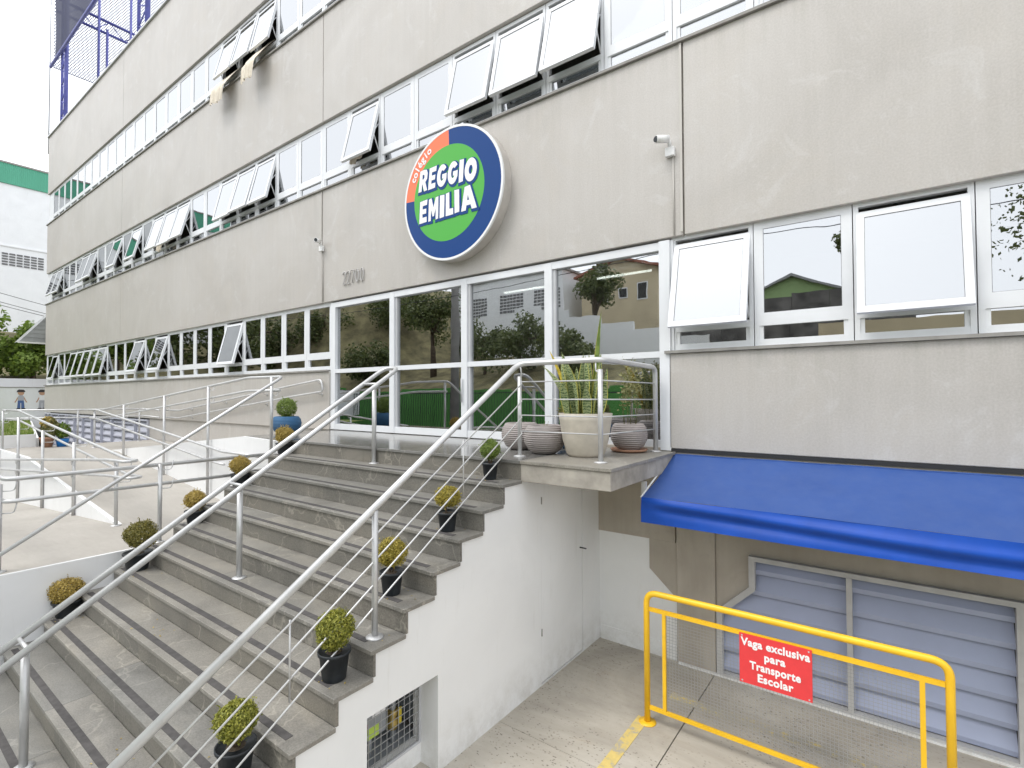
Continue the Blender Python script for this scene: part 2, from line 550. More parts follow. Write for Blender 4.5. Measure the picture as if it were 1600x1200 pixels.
M = dict(
    conc=concrete_facade(), brown=concrete_brown(), white=white_paint(), white2=white_paint('ramp_white', (0.80, 0.80, 0.80)),
    sill=plain('sill_stone', (0.27, 0.26, 0.24), 0.7, var=0.2, bumpy=0.1),
    alu=plain('white_aluminium', (0.72, 0.735, 0.755), 0.35, 0.0, var=0.04, scale=3),
    alu_d=plain('grey_aluminium', (0.50, 0.505, 0.52), 0.4, 0.0, var=0.06, scale=3),
    gap_dark=plain('gap_black', (0.02, 0.02, 0.022), 0.6), bead=plain('glazing_bead', (0.22, 0.225, 0.235), 0.6),
    glass=glass('window_glass', (0.34, 0.36, 0.36), 0.39), glassd=glass('door_glass', (0.45, 0.47, 0.46), 0.44),
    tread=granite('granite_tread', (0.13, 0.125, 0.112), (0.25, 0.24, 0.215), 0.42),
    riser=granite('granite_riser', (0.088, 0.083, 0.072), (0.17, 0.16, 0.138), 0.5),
    polish=granite('polished_granite', (0.13, 0.128, 0.122), (0.22, 0.215, 0.205), 0.12),
    grip=plain('grip_tape', (0.075, 0.07, 0.068), 0.85, var=0.25, scale=20, bumpy=0.2),
    rampf=ramp_floor(), park=parking_floor_mat(), yline=worn_yellow(), yline2=worn_yellow(0.16), pipe=metal_pipe(),
    yellow=chipped_yellow(),
    red=plain('red_sign', (0.72, 0.045, 0.05), 0.45, var=0.06, scale=12), txtw=plain('white_print', (0.82, 0.82, 0.82), 0.5),
    blue_ink=plain('blue_print', (0.001, 0.045, 0.20), 0.25, spec=0.22), green_ink=plain('green_print', (0.075, 0.40, 0.055), 0.25, spec=0.3), orange_ink=plain('orange_print', (0.85, 0.19, 0.085), 0.25, spec=0.3),
    sign_rim=plain('sign_rim', (0.78, 0.79, 0.79), 0.4), sign_side=plain('sign_side', (0.50, 0.47, 0.43), 0.5, var=0.1),
    awn=awning_fabric(), awn_v=plain('awning_valance', (0.004, 0.060, 0.36), 0.5, var=0.15, scale=3, spec=0.35), trim=plain('white_trim', (0.75, 0.75, 0.72), 0.5),  # valance is the same fabric, coloured deeper because it reflects less sky
    louvre=plain('louvre_paint', (0.37, 0.41, 0.55), 0.45, var=0.06, scale=2), lframe=plain('louvre_frame_paint', (0.48, 0.475, 0.465), 0.55, var=0.1),
    louvre2=plain('pale_louvre', (0.46, 0.47, 0.53), 0.45), dark=plain('dark_void', (0.03, 0.03, 0.032), 0.9),
    int_wall=plain('interior_paint', (0.68, 0.67, 0.64), 0.8), int_floor=plain('interior_tile', (0.48, 0.47, 0.44), 0.3),
    tube_light=emit('tube_light', (1, 1, 0.97), 5.0), warm_light=emit('warm_light', (1, 0.75, 0.35), 6.0),
    plastic_w=plain('white_plastic', (0.78, 0.78, 0.77), 0.4), plastic_b=plain('black_plastic', (0.014, 0.018, 0.022), 0.45, var=0.3, scale=15),
    soil=plain('soil', (0.10, 0.075, 0.05), 0.95, var=0.4, scale=40, bumpy=0.6), stem=plain('twig_bark', (0.16, 0.11, 0.07), 0.9, var=0.3, scale=30),
    box_a=leafmat('topiary_yellow', (0.17, 0.16, 0.02), (0.62, 0.50, 0.10)), box_b=leafmat('topiary_green', (0.10, 0.13, 0.015), (0.48, 0.46, 0.08)),
    box_c=leafmat('topiary_straw', (0.26, 0.19, 0.04), (0.66, 0.50, 0.14)), box_d=leafmat('topiary_olive', (0.09, 0.095, 0.02), (0.34, 0.29, 0.07)),
    box_e=leafmat('topiary_fresh', (0.07, 0.14, 0.02), (0.30, 0.38, 0.08)),
    teal=rib_pot('blue_glaze', (0.035, 0.13, 0.27)), cream=plain('cream_pot', (0.52, 0.475, 0.40), 0.65, var=0.1, scale=9, bumpy=0.3),
    grey_pot=rib_pot('grey_ribbed_pot', (0.36, 0.32, 0.305)), terra=plain('terracotta', (0.36, 0.20, 0.13), 0.75, var=0.2),
    snake=snake_leaf(), snake_edge=plain('snake_edge', (0.42, 0.40, 0.08), 0.4, var=0.2, scale=20), snake_y=plain('snake_yellow', (0.50, 0.38, 0.04), 0.45, var=0.4, scale=25),
    leafthin=leafmat('pale_herb', (0.10, 0.12, 0.03), (0.34, 0.32, 0.14)),
    curtain=plain('curtain_cloth', (0.74, 0.67, 0.56), 0.85, var=0.1, scale=12),
    truss=plain('blue_steel', (0.12, 0.13, 0.42), 0.45, var=0.15), netw=plain('net_twine', (0.13, 0.14, 0.20), 0.8),
    brass=plain('brass', (0.52, 0.38, 0.12), 0.35, 0.6), valve=plain('yellow_valve', (0.62, 0.48, 0.04), 0.4), meter=plain('meter_grey', (0.32, 0.34, 0.36), 0.4, 0.2),
    mred=plain('meter_red', (0.4, 0.02, 0.09), 0.4), lime=plain('lime_label', (0.50, 0.68, 0.10), 0.5), wire=plain('steel_wire', (0.48, 0.49, 0.5), 0.4, 0.6), wire_d=plain('dark_wire', (0.36, 0.36, 0.36), 0.5, 0.4),
    asphalt=plain('asphalt', (0.06, 0.06, 0.062), 0.9, var=0.25, scale=3, bumpy=0.3), walk=plain('pavement', (0.32, 0.31, 0.29), 0.85, var=0.15, scale=2),
    grassm=plain('lawn', (0.13, 0.16, 0.025), 0.95, var=0.35, scale=5, bumpy=0.6), hill=plain('dry_slope', (0.18, 0.16, 0.08), 0.95, var=0.5, scale=1.1, bumpy=0.6),
    tarp=plain('green_sheet', (0.075, 0.27, 0.05), 0.7, var=0.12, scale=0.6), iron=plain('black_iron', (0.03, 0.03, 0.032), 0.5),
    bark=plain('tree_bark', (0.10, 0.075, 0.055), 0.95, var=0.35, scale=8, bumpy=0.6),
    tree_a=leafmat('bright_foliage', (0.06, 0.12, 0.012), (0.24, 0.33, 0.05), 0.6), tree_b=leafmat('dark_foliage', (0.045, 0.075, 0.02), (0.17, 0.195, 0.065), 0.6),
    bwhite=white_paint('far_white_wall', (0.80, 0.81, 0.82)), bgreen=corrugated('green_cladding', (0.09, 0.40, 0.26)), cream_w=plain('cream_wall', (0.55, 0.47, 0.32), 0.85, var=0.1, scale=0.8),
    roof_r=plain('roof_tiles', (0.28, 0.11, 0.075), 0.85, var=0.2, scale=2), mint=plain('mint_wall', (0.33, 0.47, 0.22), 0.85, var=0.1), old_wall=plain('weathered_wall', (0.13, 0.125, 0.12), 0.95, var=0.5, scale=1.3, bumpy=0.4),
    vent=plain('vent_block', (0.16, 0.16, 0.165), 0.9), skin=plain('mural_skin', (0.50, 0.30, 0.20), 0.8), denim=plain('mural_blue', (0.08, 0.14, 0.32), 0.8), mgrey=plain('mural_grey', (0.42, 0.43, 0.47), 0.8), mdark=plain('mural_dark', (0.05, 0.045, 0.045), 0.8),
    polyc=plain('grey_roofing', (0.30, 0.31, 0.31), 0.55, var=0.2, scale=2), bluepl=plain('blue_plastic', (0.01, 0.17, 0.52), 0.4),
    fascia=plain('stained_concrete', (0.335, 0.31, 0.27), 0.8, var=0.28, scale=5, bumpy=0.3),
    pole=plain('pole_concrete', (0.24, 0.235, 0.225), 0.85, var=0.15, scale=2),
    digit=plain('brushed_digit', (0.46, 0.45, 0.44), 0.5, 0.3), pvc=plain('conduit_plastic', (0.50, 0.48, 0.44), 0.5),
)
def shade_net():
    mt, t, p = newmat('shade_net')
    p.inputs['Base Color'].default_value = (0.028, 0.033, 0.075, 1); p.inputs['Roughness'].default_value = 0.9
    tr = t.nodes.new('ShaderNodeBsdfTransparent')
    mx = t.nodes.new('ShaderNodeMixShader'); mx.inputs[0].default_value = 0.06
    t.links.new(p.outputs[0], mx.inputs[1]); t.links.new(tr.outputs[0], mx.inputs[2])
    t.links.new(mx.outputs[0], t.nodes['Material Output'].inputs['Surface'])
    return mt
M['shade'] = shade_net()

# ================================================================== SETTING
GZ = -2.87
g = MB()
# parking floor: two slabs with an open joint at x = -1.50
for x0, x1 in ((-3.1, -1.505), (-1.495, 14)):
    for y0, y1 in ((-1.9, 0.06), (-5.2, -1.905), (-8.2, -5.205)):
        g.box(x0, x1, y0, y1, GZ - 0.1, GZ)
tag(g.build('parking_floor', M['park']), kind='structure')
b = MB().box(-122, 66, -122, 40, GZ - 0.6, GZ - 0.55)
tag(b.build('ground', M['walk']), kind='structure')
tag(MB().box(-70, 40, -15.2, -8.2, GZ - 0.1, GZ - 0.08).build('street', M['asphalt']), kind='structure')
tag(MB().box(-70, -2.82, -8.2, -5.3, GZ - 0.2, GZ + 0.02).build('pavement', M['walk']), kind='structure')
tag(MB().box(-70, 40, -17.5, -15.2, GZ - 0.2, GZ + 0.06).build('far_pavement', M['walk']), kind='structure')

def hgt(x, y):
    dv = 12 if x < -42 else (24 if x > -30 else 24 + (x + 30))
    d = max(0.0, min(1.0, (-17.3 - y) / dv))
    def sm(a, b, v):
        q = max(0, min(1, (v - a) / (b - a))); return q * q * (3 - 2 * q)
    H = 13.5 - 8.0 * sm(-44, -30, x) - 1.2 * sm(-22, -8, x)
    return -0.6 + H * (1 - (1 - d) ** 1.6) + 0.35 * math.sin(x * 0.7) * math.sin(y * 0.55) * d
hm = MB()
xs = [-110 + i * 2.5 for i in range(66)]
ys = [-17.3 - i * 2.2 for i in range(40)]
hm.add([(x, y, hgt(x, y)) for y in ys for x in xs],
       [(j * 66 + i, j * 66 + i + 1, (j + 1) * 66 + i + 1, (j + 1) * 66 + i) for j in range(39) for i in range(65)], 0, True)
hm.add([(x, y, z) for x in xs for (y, z) in ((-17.3, GZ - 0.3), (-17.3, hgt(x, -17.3)))], [(2 * i, 2 * i + 2, 2 * i + 3, 2 * i + 1) for i in range(65)])
tag(hm.build('hillside', M['hill'], normals=False), kind='structure')
# slope at the far left beyond the mural wall
sm_ = MB()
xs2 = [-33 - i * 2 for i in range(12)]; ys2 = [-16 + i * 2 for i in range(24)]
sm_.add([(x, y, -0.3 + (-33 - x) * 0.28 + 0.25 * math.sin(x + y * 0.8)) for y in ys2 for x in xs2],
        [(j * 12 + i, j * 12 + i + 1, (j + 1) * 12 + i + 1, (j + 1) * 12 + i) for j in range(23) for i in range(11)], 0, True)
tag(sm_.build('far_slope', M['hill'], normals=False), kind='structure')
lw = MB()
lx = [-16.62 - i * 1.03 for i in range(13)]; ly = [i / 12 for i in range(13)]
def lawn_edge(x): return -2.42 + (-16.62 - x) * 0.17
lw.add([(x, -7 + (7 + lawn_edge(x)) * y, -0.98 + 0.03 * math.sin(x * 2.1) * math.cos(y * 12)) for y in ly for x in lx],
       [(j * 13 + i, j * 13 + i + 1, (j + 1) * 13 + i + 1, (j + 1) * 13 + i) for j in range(12) for i in range(12)], 0, True)
tag(lw.build('lawn', M['grassm'], normals=False), kind='structure')
gr = MB()
rg = random.Random(3)
for i in range(5200):
    x = rg.uniform(-28.9, -16.7); y = rg.uniform(-5.5, lawn_edge(x))
    h, a = rg.uniform(0.03, 0.09), rg.uniform(0, 6.28)
    dx, dy = math.cos(a) * 0.012, math.sin(a) * 0.012
    gr.add([(x - dx, y - dy, -1.0), (x + dx, y + dy, -1.0), (x + rg.uniform(-.03, .03), y + rg.uniform(-.03, .03), -0.97 + h)], [(0, 1, 2)])
tag(gr.build('grass', M['tree_a'], normals=False), 'short grass growing on the lawn beside the ramp', 'grass', kind='stuff')
yl = MB()
yl.box(-1.865, -1.765, -3.6, -1.1, GZ + 0.001, GZ + 0.004)
tag(MB().box(-1.74, 3.0, -0.69, -0.57, GZ + 0.001, GZ + 0.004).build('parking_line', M['yline2']), kind='structure')
tag(yl.build('parking_line', M['yline']), kind='structure')

# ================================================================== MAIN BUILDING
B = thing('school_building', 'long grey concrete building with three bands of white framed windows', 'building', (-8, 0, GZ))
XL, XR = -28.3, 6.0
WM = 0.832                       # window module
WH = 1.26
def panel(x0, x1, z0, z1, y0=0.0, y1=0.2, mat='conc'):
    return MB().box(x0, x1, y0, y1, z0, z1).build('concrete_panel', M[mat], B, bevel=0.008)
J = [-19.3, -8.47, -1.77, 4.6]
def band(z0, z1, joints, x0=XL, x1=XR):
    e = [x0] + [j for j in joints if x0 < j < x1] + [x1]
    for a, c in zip(e[:-1], e[1:]):
        panel(a + (0.008 if a != x0 else 0), c - (0.008 if c != x1 else 0), z0, z1)
    MB().box(x0 + 0.02, x1 - 0.02, 0.03, 0.19, z0 + 0.02, z1 - 0.02).build('joint_backing', M['fascia'], B)
band(-0.615, 0.45, [-19.3], XL, -8.235)
band(-0.58, 0.45, [4.6], -1.945, XR)
band(1.725, 3.83, J)
band(5.13, 7.17, J)
band(8.475, 10.88, J)
# sills and coping
for x0, x1, z in ((XL - 0.04, -8.25, 0.45), (-1.985, XR, 0.45), (XL - 0.06, XR, 3.83), (XL - 0.06, XR, 7.17)):
    MB().box(x0, x1, -0.035, 0.2, z, z + 0.03).build('window_sill', M['sill'], B)
MB().box(XL - 0.05, XR, -0.05, 0.25, 10.88, 10.94).build('roof_coping', M['alu_d'], B)
# end wall, roof, floors, interior
MB().box(XL, XL + 0.2, 0.201, 14, GZ, 10.88).build('end_wall', M['conc'], B)
MB().box(XR - 0.2, XR, 0.201, 14, GZ, 10.88).build('end_wall', M['conc'], B)
MB().box(XL, XR, 13.8, 14, GZ, 10.88).build('rear_wall', M['conc'], B)
MB().box(XL + 0.2, XR - 0.2, 0.2, 13.8, 10.2, 10.4).build('roof_slab', M['sill'], B)
for z0, z1 in ((-0.82, -0.622), (2.55, 2.75), (5.95, 6.15)):
    MB().box(XL + 0.2, XR - 0.2, 0.2, 13.8, z0, z1).build('floor_slab', M['int_floor'], B)
for z0, z1 in ((-0.62, 2.55), (2.75, 5.95), (6.15, 10.2)):
    MB().box(XL + 0.2, XR - 0.2, 5.2, 5.35, z0, z1).build('partition', M['int_wall'], B)
for x in (-8.4, -1.7):
    MB().box(x - 0.07, x + 0.07, 0.2, 5.2, -0.62, 2.55).build('partition', M['int_wall'], B)

# ---- windows: shared meshes, local origin at bottom-left of the unit
FY0, FY1 = 0.055, 0.125
def frame_mesh(wd):
    f = MB()
    e = 0.004
    f.box(e, 0.045, FY0, FY1, 0, WH)
    f.box(wd - 0.045, wd - e, FY0, FY1, 0, WH)
    f.box(0.045, wd - 0.045, FY0 + .001, FY1, WH - 0.05, WH)
    f.box(0.045, wd - 0.045, FY0 + .001, FY1, 0.0, 0.07)
    f.box(0.045, wd - 0.045, FY0 + .001, FY1, 0.205, 0.275)
    # lower light has its own thin frame
    f.box(0.045, 0.08, FY0 + 0.012, FY1 - .01, 0.07, 0.205)
    f.box(wd - 0.08, wd - 0.045, FY0 + 0.012, FY1 - .01, 0.07, 0.205)
    return f.mesh('window', M['alu'])
def lower_pane_mesh(wd):
    return MB().box(0.078, wd - 0.078, 0.085, 0.091, 0.068, 0.207).mesh('pane', M['glass'])
def sash_mesh(wd):
    s = MB()
    a, c, z0, z1 = 0.03, wd - 0.03, -0.955, 0.0           # hinge line at the top edge
    s.box(a, a + 0.058, -0.018, 0.03, z0, z1)
    s.box(c - 0.058, c, -0.018, 0.03, z0, z1)
    s.box(a + 0.058, c - 0.058, -0.017, 0.03, z0, z0 + 0.06)
    s.box(a + 0.058, c - 0.058, -0.017, 0.03, z1 - 0.055, z1)
    # dark glazing bead inside the frame
    for x0, x1, zz0, zz1 in ((a + .058, a + .062, z0 + .06, z1 - .055), (c - .062, c - .058, z0 + .06, z1 - .055), (a + .062, c - .062, z0 + .06, z0 + .063), (a + .062, c - .062, z1 - .059, z1 - .055)):
        s.box(x0, x1, -0.0125, 0.02, zz0, zz1, 1)
    return s.mesh('sash', [M['alu'], M['bead']])
def sash_pane_mesh(wd):
    return MB().box(0.088, wd - 0.088, -0.010, -0.004, -0.897, -0.053).mesh('pane', M['glass'])
def stay_mesh(x, ang):
    s = MB()
    for x in (x,):
        a = Vector((x, 0.07, 0.30))
        bq = Vector((x, 0.10 - 0.62 * math.sin(ang), WH - 0.07 - 0.62 * math.cos(ang)))
        d = Vector((x, 0.07, 0.78))
        s.tube([a, bq], 0.009, 6); s.tube([bq, d], 0.009, 6)
    return s.mesh('stay', M['alu'])
ANG = math.radians(14.5)
MESH = {}
for wd in (WM,):
    MESH['f'], MESH['lp'], MESH['s'], MESH['sp'] = frame_mesh(wd), lower_pane_mesh(wd), sash_mesh(wd), sash_pane_mesh(wd)
    MESH['st'] = [stay_mesh(x, ANG) for x in (0.055, wd - 0.055)]
bl = wl(B)
def window(x_left, z0, open_=False, ang=ANG):
    wdw = link('window', MESH['f'], B, Vector((x_left, 0, z0)) - bl)
    link('pane', MESH['lp'], wdw)
    a = ang if open_ else 0.0
    hz = WH - 0.045 - (0.055 if open_ else -0.012)
    rot = (-a, 0, 0)
    loc = (0, 0.075, hz)
    link('sash', MESH['s'], wdw, loc, rot)
    link('pane', MESH['sp'], wdw, loc, (rot[0] + r_.uniform(-.002, .002), 0, r_.uniform(-.0025, .0025)))
    if open_:
        for sm2 in MESH['st']: link('stay', sm2, wdw)
    return wdw
r_ = random.Random(5)
def jit(): return ANG + r_.uniform(-0.03, 0.02)
ZG, Z2, Z3 = 0.48, 3.86, 7.20
OPEN_G = {4, 9, 11, 15, 16, 17, 18, 19, 22}
for n in range(24):
    window(-8.225 - WM * (n + 1), ZG, n in OPEN_G, jit())
for n in range(7):
    window(-1.925 + WM * n, ZG, n in (0, 2), ANG if n == 0 else math.radians(12))
OPEN_2 = {1, 2, 3, 6, 10, 11, 12, 15, 16, 17, 19, 21, 24, 25, 29, 30}
for n in range(-6, 31):
    window(-1.89 - WM * (n + 1), Z2, n in OPEN_2, jit())
OPEN_3 = {10, 11, 12}
for n in range(3, 31):
    window(-1.89 - WM * (n + 1), Z3, n in OPEN_3, jit())
# narrow end pieces closing each band at the corner
for z, xa in ((ZG, -8.225 - WM * 24), (Z2, -1.89 - WM * 31), (Z3, -1.89 - WM * 31)):
    if xa - XL > 0.01:
        MB().box(XL, xa, FY0, FY1, z, z + WH).build('corner_post', M['alu'], B)
# head filler strips (between the frames and the concrete above)
for x0, x1, z in ((XL, -8.225, ZG), (-1.925, XR, ZG), (XL, XR, Z2), (XL, XR, Z3)):
    MB().box(x0, x1, FY0 + 0.03, FY1, z + WH, z + WH + 0.03).build('head_strip', M['alu_d'], B)

# ---- entrance glazing
DZ0, DZ1 = -0.605, 1.70
fr = MB()
xm = [-8.20, -6.545, -4.965, -3.52, -2.03]
fr.box(-8.235, -8.10, 0.03, 0.13, DZ0, DZ1)
fr.box(-2.05, -1.93, 0.0, 0.13, DZ0, DZ1)
fr.box(-1.9295, -1.90, 0.03, 0.2, ZG, DZ1)
fr.box(-8.10, -2.05, 0.03, 0.13, DZ1 - 0.09, DZ1)
fr.box(-8.10, -2.05, 0.035, 0.13, DZ0, DZ0 + 0.10)
fr.box(-8.10, -2.05, 0.035, 0.125, 0.415, 0.485)
for x in xm[1:-1]:
    fr.box(x - 0.055, x + 0.055, 0.025, 0.13, DZ0 + 0.002, DZ1 - 0.002)
    fr.box(x + 0.056, x + 0.10, 0.05, 0.12, DZ0 + 0.1, DZ1 - 0.09, 1)
EG = fr.build('entrance_glazing', [M['alu'], M['alu_d']], B)
for x0, x1 in ((-8.10, -6.60), (-6.49, -5.02), (-4.91, -3.575), (-3.465, -2.05)):
    for z0, z1 in ((DZ0 + .1, .415), (.485, DZ1 - .09)):
        MB().box(x0, x1, 0.085, 0.093, z0, z1).build('pane', M['glassd'], EG)
hd = MB()
hd.tube([(-4.99, 0.0, -0.1), (-4.99, 0.0, 0.25)], 0.012, 8)
hd.build('handle', M['alu_d'], EG)

# ---- lower wall under the facade (right)
LY = 0.02
MB().prism([(-2.85, LY, -1.60), (-1.905, LY, -1.60), (-1.905, LY, -0.58), (-2.85, LY, -0.58)], (0, 0.2, 0)).build('concrete_beam', M['brown'], B, bevel=0.006)
MB().prism([(-2.20, LY + .012, -1.603), (-2.20, LY + .012, -1.93), (-1.893, LY + .012, -2.205), (-1.893, LY + .012, -1.603)], (0, 0.18, 0)).build('concrete_bracket', M['brown'], B)
MB().box(-1.89, -1.49, LY - 0.012, 0.2, GZ, -0.58).build('concrete_column', M['brown'], B, bevel=0.008)
MB().box(-1.487, XR, LY - 0.004, 0.2, -1.335, -0.58).build('concrete_beam', M['brown'], B)
MB().prism([(-1.487, LY + .02, -1.337), (XR, LY + .02, -1.337), (XR, LY + .02, -1.60), (-1.16, LY + .02, -1.60), (-1.16, LY + .02, -1.92), (-1.47, LY + .02, -2.21), (-1.487, LY + .02, -2.21)], (0, 0.16, 0)).build('concrete_wall', M['brown'], B)
MB().prism([(-2.85, LY + .02, GZ), (-1.893, LY + .02, GZ), (-1.893, LY + .02, -2.21), (-2.203, LY + .02, -1.932), (-2.203, LY + .02, -1.603), (-2.85, LY + .02, -1.603)], (0, 0.15, 0)).build('white_wall', M['white'], B)
MB().box(-2.80, -1.9, LY + 0.012, LY + 0.03, GZ, GZ + 0.16).build('skirting', M['white'], B)
MB().box(-1.87, 2.5, -0.02, LY - 0.014, GZ, GZ + 0.018).build('mortar_strip', M['white'], B)

def louvre_window(x0, x1, z0, z1, muls, pitch, sl, frm, cham=None, mw=0.022):
    f = MB()
    y0, y1 = -0.005, 0.07
    t_ = 0.055
    if cham:
        cx, cz = cham
        f.prism([(x0, y0, z0), (x0, y0, cz[0]), (cx, y0, cz[1]), (cx, y0, z1), (cx + t_, y0, z1), (cx + t_, y0, cz[1] - 0.025), (x0 + t_, y0, cz[0] - 0.025), (x0 + t_, y0, z0)], (0, y1 - y0, 0))
    else:
        f.box(x0, x0 + t_, y0, y1, z0, z1); cx = x0
    f.box(x1 - t_, x1, y0, y1, z0, z1)
    f.box(cx + t_, x1 - t_, y0, y1, z1 - 0.045, z1)
    f.box(x0 + t_, x1 - t_, y0, y1, z0, z0 + 0.02)
    lw_ = f.build('louvre_window', M[frm], B)
    for x in muls:
        MB().box(x - mw, x + mw, y0 - .004, y1, z0 + 0.02, z1 - 0.045).build('mullion', M[frm], lw_)
    e = [x0 + t_] + list(muls) + [x1 - t_]
    for a, c in zip(e[:-1], e[1:]):
        z = z0 + 0.03
        while z < z1 - 0.05:
            aa = a
            if cham and a < cx + t_:
                aa = x0 + 0.02
                if z > cz[0]: aa = x0 + 0.02 + (cx - x0) * min(1, max(0, (z - cz[0]) / (cz[1] - cz[0])))
            zt = min(z + pitch * 1.04, z1 - 0.04)
            # a blade: leaning face, folded lip
            prof = [(0.062, z), (0.052, z + 0.045), (0.135, zt), (0.15, zt), (0.07, z + 0.055), (0.075, z)]
            MB().prism([(aa, y, zz) for y, zz in prof], (c - aa, 0, 0)).build('slat', M[sl], lw_)
            z += pitch
    MB().box(x0 + .02, x1, 0.16, 0.17, z0, z1).build('backing', M['dark'], lw_)
    return lw_
louvre_window(-1.478, 0.80, GZ + 0.02, -1.602, (-0.333,), 0.207, 'louvre', 'lframe', (-1.166, (-2.21, -1.91)))
louvre_window(0.86, 3.1, GZ + 0.02, -1.602, (1.98,), 0.207, 'louvre', 'lframe')
louvre_window(-28.2, -16.95, -1.95, -0.66, [-28.2 + 1.022 * i for i in range(1, 11)], 0.215, 'louvre2', 'louvre2', mw=0.012)
MB().box(-16.94, -8.235, 0.045, 0.2, GZ, -0.617).build('base_wall', M['brown'] if False else M['conc'], B)
MB().box(-28.3, -16.94, 0.12, 0.2, GZ, -1.95).build('base_wall', M['conc'], B)

# ---- ceiling lights seen through the entrance glass
for i, (x, y) in enumerate(((-4.9, 1.4), (-2.9, 1.4), (-6.8, 1.4), (-3.9, 2.9), (-6.4, 2.9), (-4.4, 4.3), (-6.9, 4.3))):
    t = thing('ceiling_light', ['lit fluorescent tube inside the entrance, middle of the nearest row', 'lit white fluorescent tube light inside the entrance, nearest row, beside the right pane',
        'lit white fluorescent tube light inside the entrance, nearest row, beside the left pane', 'lit fluorescent tube light in the second row inside the entrance, towards the right', 'lit fluorescent tube light in the second row inside the entrance, towards the left',
        'lit fluorescent tube light deepest inside the entrance hall, right one', 'lit fluorescent tube light deepest inside the entrance hall, left one'][i], 'ceiling light', (x, y, 2.5), 'ceiling lights in the entrance hall')
    MB().box(x - 0.65, x + 0.65, y - 0.05, y + 0.05, 2.5, 2.549).build('housing', M['plastic_w'], t)
    MB().tube([(x - 0.6, y, 2.48), (x + 0.6, y, 2.48)], 0.02, 8).build('tube', M['tube_light'], t)
t = thing('ceiling_lamp', 'small warm lamp glowing behind a ground floor window left of the door', 'lamp', (-10.3, 1.2, 2.4))
MB().lathe([(0.16, 0), (0.16, 0.1), (0.1, 0.15)], 12, (-10.3, 1.2, 2.4)).build('shade', M['warm_light'], t)

# ================================================================== STAIRS
S = thing('entrance_stairs', 'wide grey granite stairs with white side wall rising to the entrance platform', 'stairs', (-4.85, -3.2, GZ))
PZ = -0.615
NT = 12
def tz(k): return -0.62 - 0.18 * k if k else PZ
def ty(k): return -1.585 - 0.286 * k          # nosing
SX0, SX1 = -6.89, -2.80
rs = random.Random(11)
def seams(a, c, lo=1.3, hi=2.0):
    e = [a]
    while c - e[-1] > hi + 0.5: e.append(e[-1] + rs.uniform(lo, hi))
    return e + [c]
for k in range(1, NT + 1):
    e = seams(SX0, SX1)
    for a, c in zip(e[:-1], e[1:]):
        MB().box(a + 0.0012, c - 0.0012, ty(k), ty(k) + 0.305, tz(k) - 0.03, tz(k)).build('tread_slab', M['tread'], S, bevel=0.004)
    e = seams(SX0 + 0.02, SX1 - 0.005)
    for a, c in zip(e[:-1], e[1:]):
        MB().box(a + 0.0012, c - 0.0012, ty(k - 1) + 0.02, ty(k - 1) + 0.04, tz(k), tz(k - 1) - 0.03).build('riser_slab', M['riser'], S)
    MB().box(-6.80, -2.945 + rs.uniform(-.03, .03), ty(k) + 0.055, ty(k) + 0.105, tz(k) + 0.0005, tz(k) + 0.003).build('grip_strip', M['grip'], S)
e = [SX0 + 0.02] + [-5.4, -4.1]
# side wall (plane x = -2.82) with recess for the meters and the flush door
WX = -2.82
out = [(0.04, GZ), (ty(NT) + 0.02, GZ)]
for k in range(NT, 0, -1):
    out.append((ty(k) + 0.02, tz(k) - 0.03)); out.append((ty(k - 1) + 0.02, tz(k) - 0.03))
out += [(ty(0) + 0.02, -0.812), (0.04, -0.812)]
dh = [(-1.222, GZ + 0.012), (-0.372, GZ + 0.012), (-0.372, -0.84), (-1.222, -0.84)]
nh = [(-3.32, GZ + 0.003), (-2.66, GZ + 0.003), (-2.66, -2.135), (-3.32, -2.135)]
loops = [[Vector((WX, y, z)) for y, z in L] for L in (out, list(reversed(dh)), list(reversed(nh)))]
allv = [p for L in loops for p in L]
tri = [tuple(q) for q in tessellate_polygon(loops)]
sw = MB().add(allv, tri)
sw.quad((WX - .19, -3.32, GZ), (WX - .19, -3.32, -2.135), (WX, -3.32, -2.135), (WX, -3.32, GZ))
sw.quad((WX - .19, -2.66, GZ), (WX - .19, -2.66, -2.135), (WX, -2.66, -2.135), (WX, -2.66, GZ))
sw.quad((WX - .19, -3.32, -2.135), (WX - .19, -2.66, -2.135), (WX, -2.66, -2.135), (WX, -3.32, -2.135))
sw.box(WX - .26, WX - .19, -3.32, -2.66, GZ, -2.70)
sw.box(WX - .26, WX - .19, -2.675, -2.60, -2.70, -2.0)
for (y, z), (y2, z2) in zip(dh, dh[1:] + dh[:1]):
    sw.quad((WX, y, z), (WX, y2, z2), (WX - .06, y2, z2), (WX - .06, y, z))
sw.build('side_wall', M['white'], S, normals=False)
MB().box(WX - .065, WX - .06, -1.25, -.35, GZ, -.82).build('door_void', M['dark'], S)
D_ = MB().box(WX - .045, WX - .004, -1.215, -0.379, GZ + 0.024, -0.847).build('flush_door', M['white'], S, bevel=0.003)
hn = MB()
hn.tube([(WX - .004, -0.43, -1.70), (WX + .03, -0.43, -1.70), (WX + .035, -0.36, -1.725)], 0.008, 8)
hn.build('handle', M['iron'], D_)
for z in (-1.05, -2.35):
    MB().tube([(WX + .004, -1.218, z - .035), (WX + .004, -1.218, z + .035)], 0.006, 8).build('hinge', M['sill'], D_)
